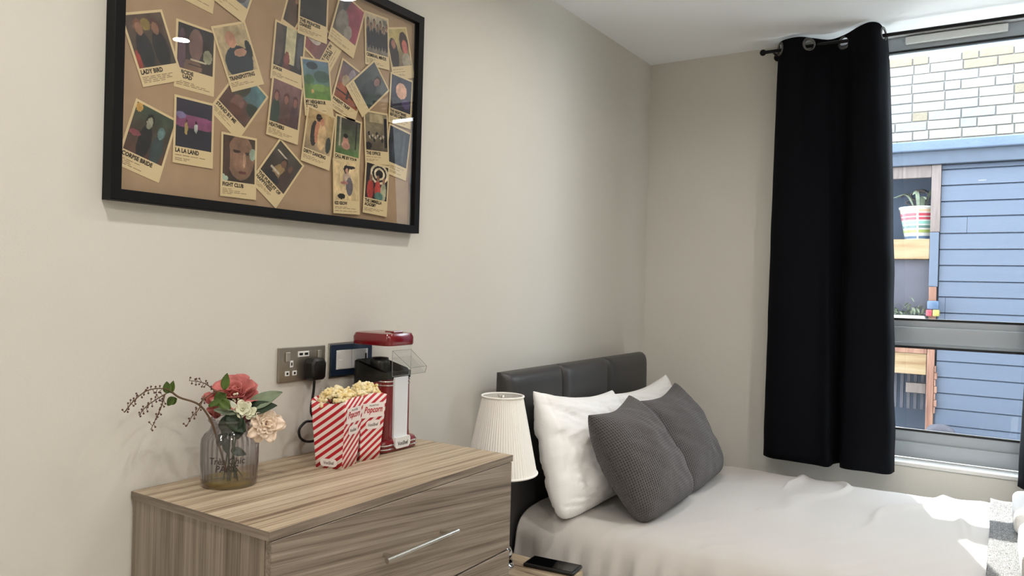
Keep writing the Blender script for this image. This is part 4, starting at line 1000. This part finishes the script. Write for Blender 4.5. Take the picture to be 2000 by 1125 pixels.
# coral peony
rose = thing('coral_flower', 'large coral pink artificial flower at the back of the vase', 'flower', tuple(VC + Vector((0, 0, .01))), group='flowers in the glass vase')
rc = at(6, 193, 6); ax = (ZV * .75 + RV * .05 - FV * .5).normalized(); rn = random.Random(3)
for ring, (cnt, wd, ln, op) in enumerate(((3, .030, .036, .10), (5, .042, .046, .35), (6, .050, .055, .75), (6, .052, .057, 1.15))):
    for k in range(cnt):
        a = 2 * PI * k / cnt + ring * .5; e1 = ax.orthogonal().normalized(); e2 = ax.cross(e1)
        obj('petal', petal_bm(rc - ax * .018, e1 * math.cos(a) + e2 * math.sin(a), ax, wd, ln * rn.uniform(.9, 1.1), op, .35, .2, rn), PINK, rose, smooth=True, solid=.0006)
b = BM()
for k in range(9):
    c_ = at(12 + rn.uniform(-12, 12), 186 + rn.uniform(-10, 10), -22); bmesh.ops.create_icosphere(b, subdivisions=1, radius=.0028, matrix=Matrix.Translation(c_))
    tube(b, [c_, c_ + (at(12, 175, -4) - c_)], .0006, 5)
obj('stamen', b, WPET, rose, smooth=True)
for px, py, s_ in ((-38, 178, .9), (-28, 150, .9), (30, 140, .7)):
    c_ = at(px, py, 2)
    for k in range(4):
        a = 2 * PI * k / 4 + px; e1 = Vector((math.cos(a), math.sin(a), 0))
        obj('petal', petal_bm(c_ - ZV * .01, e1, (ZV - FV * .4 + RV * (-.4 if px < 0 else .4)).normalized(), .026 * s_, .034 * s_, .5, .35, .2, rn), PINK, rose, smooth=True, solid=.0006)
obj('stem', stem_to(at(-2, 8, 4), rc - ax * .018, -.006), STEMG, rose)
# cream rose to the right
cr = thing('cream_rose', 'cream ruffled artificial rose drooping over the right side of the vase', 'flower', tuple(VC + Vector((0.002, 0, .01))), group='flowers in the glass vase')
cc = at(84, 132, -14); ax = (RV * .55 - FV * .75 + ZV * .12).normalized()
e1 = ax.orthogonal().normalized(); e2 = ax.cross(e1)
for ring, (cnt, wd, ln, op0, bk) in enumerate(((4, .014, .020, .15, .0), (5, .020, .026, .4, .002), (7, .024, .031, .7, .004), (8, .027, .035, 1.0, .006), (8, .028, .038, 1.35, .010), (7, .028, .036, 1.8, .012))):
    for k in range(cnt):
        a = 2 * PI * k / cnt + ring * .7 + rn.uniform(-.3, .3); op = op0 + rn.uniform(-.22, .22)
        obj('petal', petal_bm(cc - ax * (.012 + bk * .6), e1 * math.cos(a) + e2 * math.sin(a), ax, wd * rn.uniform(.75, 1.15), ln * rn.uniform(.8, 1.2), op, .25, rn.uniform(.1, .6), rn, .10), CRPET, cr, smooth=True, solid=.0005)
b = BM(); tube(b, smooth_path([at(8, 10, 8), at(6, 70, 8), at(18, 128, 2), at(40, 140, -4), cc - ax * .016], 5), .0016, 6); obj('stem', b, STEMG, cr)
obj('leaf', leaf_bm(at(46, 150, -4), RV + ZV * .1, ZV, .026, .012), LEAFD, cr, smooth=True, solid=.0004)
# small white flower
wf = thing('white_flower', 'small white artificial flower in front of the coral one', 'flower', tuple(VC + Vector((-.002, 0, .01))), group='flowers in the glass vase')
for c_, s_ in ((at(36, 166, -30), 1.0), (at(50, 158, -26), .75)):
    ax = (-FV + ZV * .3 + RV * .2).normalized(); e1 = ax.orthogonal().normalized(); e2 = ax.cross(e1)
    for ring, (cnt, wd, ln, op) in enumerate(((3, .010, .011, .3), (5, .016, .018, .85), (5, .018, .021, 1.25))):
        for k in range(cnt):
            a = 2 * PI * k / cnt + ring
            obj('petal', petal_bm(c_ - ax * .006, e1 * math.cos(a) + e2 * math.sin(a), ax, wd * s_, ln * s_, op, .3, .2, rn), WPET, wf, smooth=True, solid=.0004)
obj('stem', stem_to(at(4, 8, -6), at(34, 160, -26), -.004), STEMG, wf)
# leafy stem
ls = thing('leafy_stem', 'stem of broad dark and pale green leaves above the vase rim', 'foliage', tuple(VC + Vector((0, .002, .01))), group='foliage in the glass vase')
for p, d, ln, wd, m_, cu in ((at(36, 165, -8), RV * .9 + ZV * .42 - FV * .1, .085, .034, LEAFP, .05), (at(36, 160, -12), RV * 1 + ZV * .22 - FV * .2, .070, .030, LEAFD, .1),
        (at(26, 166, -30), -RV * 1 + ZV * .35 - FV * .1, .058, .022, LEAFW, .2), (at(28, 158, -32), -RV * 1 + ZV * .12, .055, .018, LEAFP, .15),
        (at(24, 160, -30), -ZV * .9 - RV * .25, .045, .042, LEAFD, .15), (at(6, 152, -32), -ZV * .55 + RV * .6, .050, .034, LEAFD, .1), (at(30, 150, -28), -ZV * .9 - RV * .1, .050, .034, LEAFD, .1),
        (at(0, 150, -30), -ZV * .7 + RV * .2, .045, .036, LEAFD, .1), (at(14, 148, -26), -ZV * .9, .040, .04, LEAFD, .1),
        (at(-14, 108, -8), ZV * .2 - RV * .2 - ZV * .9, .030, .020, LEAFD, .1), (at(-6, 100, -10), RV * .1 - ZV * .9, .035, .018, LEAFD, .1), (at(8, 76, -14), RV * .9 - ZV * .25, .032, .018, LEAFD, .2), (at(-12, 130, 0), -ZV, .04, .016, LEAFD, .1)):
    obj('leaf', leaf_bm(p, d, (-FV + ZV * .5), ln, wd, cu, .12, 10, .0008), m_, ls, smooth=True, solid=.0005)
for q in ((-12, 10, 0, 20), (0, 14, -10, 14), (12, 20, 10, 26), (20, 30, -4, 30)):
    b = BM(); tube(b, smooth_path([at(q[0], 8, q[2]), at(q[0] * .4, 70, q[2] * .5), at(q[3] * .4, 150, -14)], 5), .0017, 6); obj('stem', b, STEMG, ls)
b = BM(); tube(b, smooth_path([at(8, 40, -12), at(22, 34, -14), at(32, 20, -12)], 4), .0013, 6); obj('stem', b, STEMG, ls)
# berry sprig arching to the left
bs = thing('berry_sprig', 'berried twig arching out left of the vase with green leaves', 'foliage', tuple(VC + Vector((-.003, .003, .01))), group='foliage in the glass vase')
main = [(0.110, 1.030, 0.875), (0.110, 1.001, 0.958), (0.112, 0.982, 1.004), (0.100, 0.961, 1.039), (0.090, 0.923, 1.057), (0.080, 0.901, 1.075), (0.070, 0.869, 1.075), (0.065, 0.843, 1.057), (0.065, 0.824, 1.036)]
b = BM(); tube(b, smooth_path(main, 6), [.0022] * 30 + [.0012] * (len(smooth_path(main, 6)) - 30), 6)
obj('main_stem', b, TWIG, bs, smooth=True)
branches = [[(0.100, 0.961, 1.039), (0.115, 0.964, 1.053), (0.130, 0.977, 1.066), (0.140, 0.989, 1.070)],
            [(0.085, 0.898, 1.067), (0.090, 0.873, 1.058), (0.095, 0.849, 1.047), (0.095, 0.836, 1.032)],
            [(0.085, 0.895, 1.066), (0.100, 0.879, 1.047), (0.105, 0.868, 1.031), (0.105, 0.854, 1.003)],
            [(0.110, 0.967, 1.058), (0.130, 0.940, 1.035), (0.135, 0.923, 1.025), (0.135, 0.911, 1.006)],
            [(0.120, 0.990, 1.061), (0.110, 0.973, 1.079), (0.110, 0.955, 1.087), (0.110, 0.931, 1.092)]]
for br in branches:
    b = BM(); P_ = smooth_path(br, 6); tube(b, P_, [.0013 - .0006 * i / len(P_) for i in range(len(P_))], 6); obj('side_stem', b, TWIG, bs, smooth=True)
bme = None
def berries(path, n_, ln=.009, start=.1):
    global bme
    P_ = smooth_path(path, 8)
    for k in range(n_):
        i = int((start + (1 - start) * k / (n_ - 1)) * (len(P_) - 1)); p = P_[i]
        d = Vector((rn.uniform(-.6, .6), rn.uniform(-.6, .6), (1 if k % 2 else -1) * rn.uniform(.5, 1))).normalized(); q = p + d * ln * rn.uniform(.6, 1.1)
        if bme is None:
            b = BM(); bmesh.ops.create_icosphere(b, subdivisions=1, radius=.0021); bme = bpy.data.meshes.new('berry'); b.to_mesh(bme); b.free(); bme.materials.append(BERRY)
        o = bpy.data.objects.new('berry', bme); COL.objects.link(o); o.parent = bs; o.location = q - wloc(bs)
        tube(tw, [p, q], .0006, 4)
tw = BM()
berries(main[5:], 22); berries(branches[1], 16); berries(branches[2], 19); berries(branches[3], 12); berries(branches[4], 14)
o = obj('berry_stalks', tw, TWIG, bs); o['kind'] = 'stuff'
for p, d, ln, wd in (((0.080, 0.905, 1.066), ZV * 1 - RV * .15, .024, .018), ((0.080, 0.911, 1.066), ZV * .9 + RV * .15, .025, .014), ((0.080, 0.918, 1.057), -ZV * .8 - RV * .6, .022, .016), ((0.080, 0.925, 1.053), -RV * .7 - ZV * .45, .02, .016),
                     ((.15, .985, 1.072), ZV + RV * .12, .034, .019), ((.15, .990, 1.063), -ZV * .5 - RV * .5, .035, .030), ((.15, .975, 1.052), RV * .7 - ZV * .6, .028, .022), ((.14, .956, 1.040), ZV * .5 + RV * .8, .03, .012)):
    p = Vector(p)
    obj('leaf', leaf_bm(p, d, (-FV + ZV * .3), ln, wd, .1, .15), LEAFG, bs, smooth=True, solid=.0004)

# ------------------------------------------------------------------ curtain rod and curtains
RY, RZ = 3.394, 2.357
rod = thing('curtain_rod', 'thin black curtain rod with ball end across the window top', 'curtain rod', (.569, RY, RZ))
b = BM(); tube(b, [(.575, RY, RZ), (2.38, RY, RZ)], .0075, 12); obj('pole', b, RODM, rod, smooth=40)
for x in (.569, 2.385):
    b = BM(); bmesh.ops.create_icosphere(b, subdivisions=3, radius=.014, matrix=Matrix.Translation((x, RY, RZ))); obj('finial', b, RODM, rod, smooth=True)
for x in (.61, 2.34):
    b = BM(); tube(b, [(x, RY, RZ), (x, CY - .004, RZ)], .005, 8); lathe(b, [(0, 0), (.018, 0), (.018, .004), (0, .004)], 16)
    for v in b.verts[-64:]: v.co = Vector((x + v.co.x, CY - .004 + v.co.z, RZ + v.co.y))
    obj('bracket', b, RODM, rod)

def lerp_path(P_, t):
    k = t * (len(P_) - 1); i = min(int(k), len(P_) - 2); return P_[i].lerp(P_[i + 1], k - i)
def resample(P_, n_):
    P_ = [Vector(p) for p in P_]; P_ = smooth_path(P_, 12); L_ = [0]
    for a, b_ in zip(P_, P_[1:]): L_.append(L_[-1] + (b_ - a).length)
    out = []; j = 0
    for i in range(n_ + 1):
        s = L_[-1] * i / n_
        while j < len(L_) - 2 and L_[j + 1] < s: j += 1
        t = (s - L_[j]) / max(1e-9, L_[j + 1] - L_[j]); out.append(P_[j].lerp(P_[j + 1], t))
    return out, L_[-1]
def curtain(label, topP, botP, ztop, zbot, eyes, ztopf):
    n_ = 170; T_, LT = resample(topP, n_); B_, LB = resample(botP, n_)
    root = thing('curtain', label, 'curtain', (T_[0].x, RY, zbot), group='navy blackout curtains')
    def pos(i, z):
        s = (ztop - z) / (ztop - zbot); s2 = s ** .6
        p = T_[i].lerp(B_[i], s2)
        y = p.y + .004 * noise.noise(Vector((i * .03, z * 2.5, 0))) * s
        x = p.x + (.006 * noise.noise(Vector((z * 6, 1 if i < n_ / 2 else 7, 0))) * s)
        return Vector((x, y, z + (ztopf(i / n_) * max(0, 1 - s * 12) if s < .1 else 0) + (-.006 * noise.noise(Vector((i * .04, 5, 5))) if s > .98 else 0)))
    zs = [ztop - .10 * k / 34 for k in range(35)] + [ztop - .10 - (ztop - .10 - zbot) * k / 60 for k in range(1, 61)]
    b = BM(); V_ = [[b.verts.new(pos(i, z)) for i in range(n_ + 1)] for z in zs]
    ec = []
    for xe in eyes:
        i = int(xe * n_); ec.append((i, pos(i, RZ), (pos(min(n_, i + 2), RZ) - pos(max(0, i - 2), RZ)).normalized()))
    for j in range(len(zs) - 1):
        for i in range(n_):
            if j < 36:
                c_ = (V_[j][i].co + V_[j + 1][i + 1].co) / 2
                if any((c_ - e_[1]).length < .020 for e_ in ec): continue
            b.faces.new((V_[j][i], V_[j][i + 1], V_[j + 1][i + 1], V_[j + 1][i]))
    obj('fabric', b, CURT, root, smooth=True, solid=.0015, solid_off=0)
    for i, p, tan in ec:
        nn = tan.cross(ZV).normalized(); b = BM()
        tube(b, [p + tan * .0245 * math.cos(2 * PI * k / 32) + ZV * .0245 * math.sin(2 * PI * k / 32) for k in range(32)], .0056, 8, True)
        for v in b.verts:
            dd = (v.co - p).dot(nn); v.co -= nn * dd * .45
        obj('eyelet', b, EYEM, root, smooth=True)
    return root
topA = [(.632, 3.43, 0), (.640, 3.39, 0), (.672, 3.355, 0), (.73, 3.345, 0), (.782, 3.385, 0), (.84, 3.425, 0), (.901, 3.400, 0), (.96, 3.350, 0), (1.005, 3.325, 0), (1.035, 3.345, 0), (1.047, 3.395, 0), (1.052, 3.45, 0)]
botA = [(.612, 3.43, 0), (.624, 3.38, 0), (.67, 3.345, 0), (.75, 3.335, 0), (.84, 3.345, 0), (.893, 3.330, 0), (.905, 3.40, 0), (.925, 3.44, 0), (.94, 3.36, 0), (1.0, 3.335, 0), (1.08, 3.34, 0), (1.12, 3.36, 0), (1.132, 3.42, 0)]
curtain('navy blackout curtain hanging on the left side of the window', topA, botA, 2.388, .590, (.09, .31, .56, .90), lambda t: .010 * math.exp(-((t - .78) / .12) ** 2) - .006 * math.exp(-((t - .45) / .12) ** 2))
topB = [(1.63 + .065 * k, RY + (.045 if k % 2 else -.045), 0) for k in range(9)]
botB = [(1.545, 3.42, 0), (1.565, 3.37, 0)] + [(1.60 + .075 * k, RY + (.05 if k % 2 else -.05), 0) for k in range(8)]
curtain('navy blackout curtain partly cut off at the right edge of the view', topB, botB, 2.388, .600, [.0625 + .125 * k for k in range(8)], lambda t: 0)
print('done', len(bpy.data.objects))
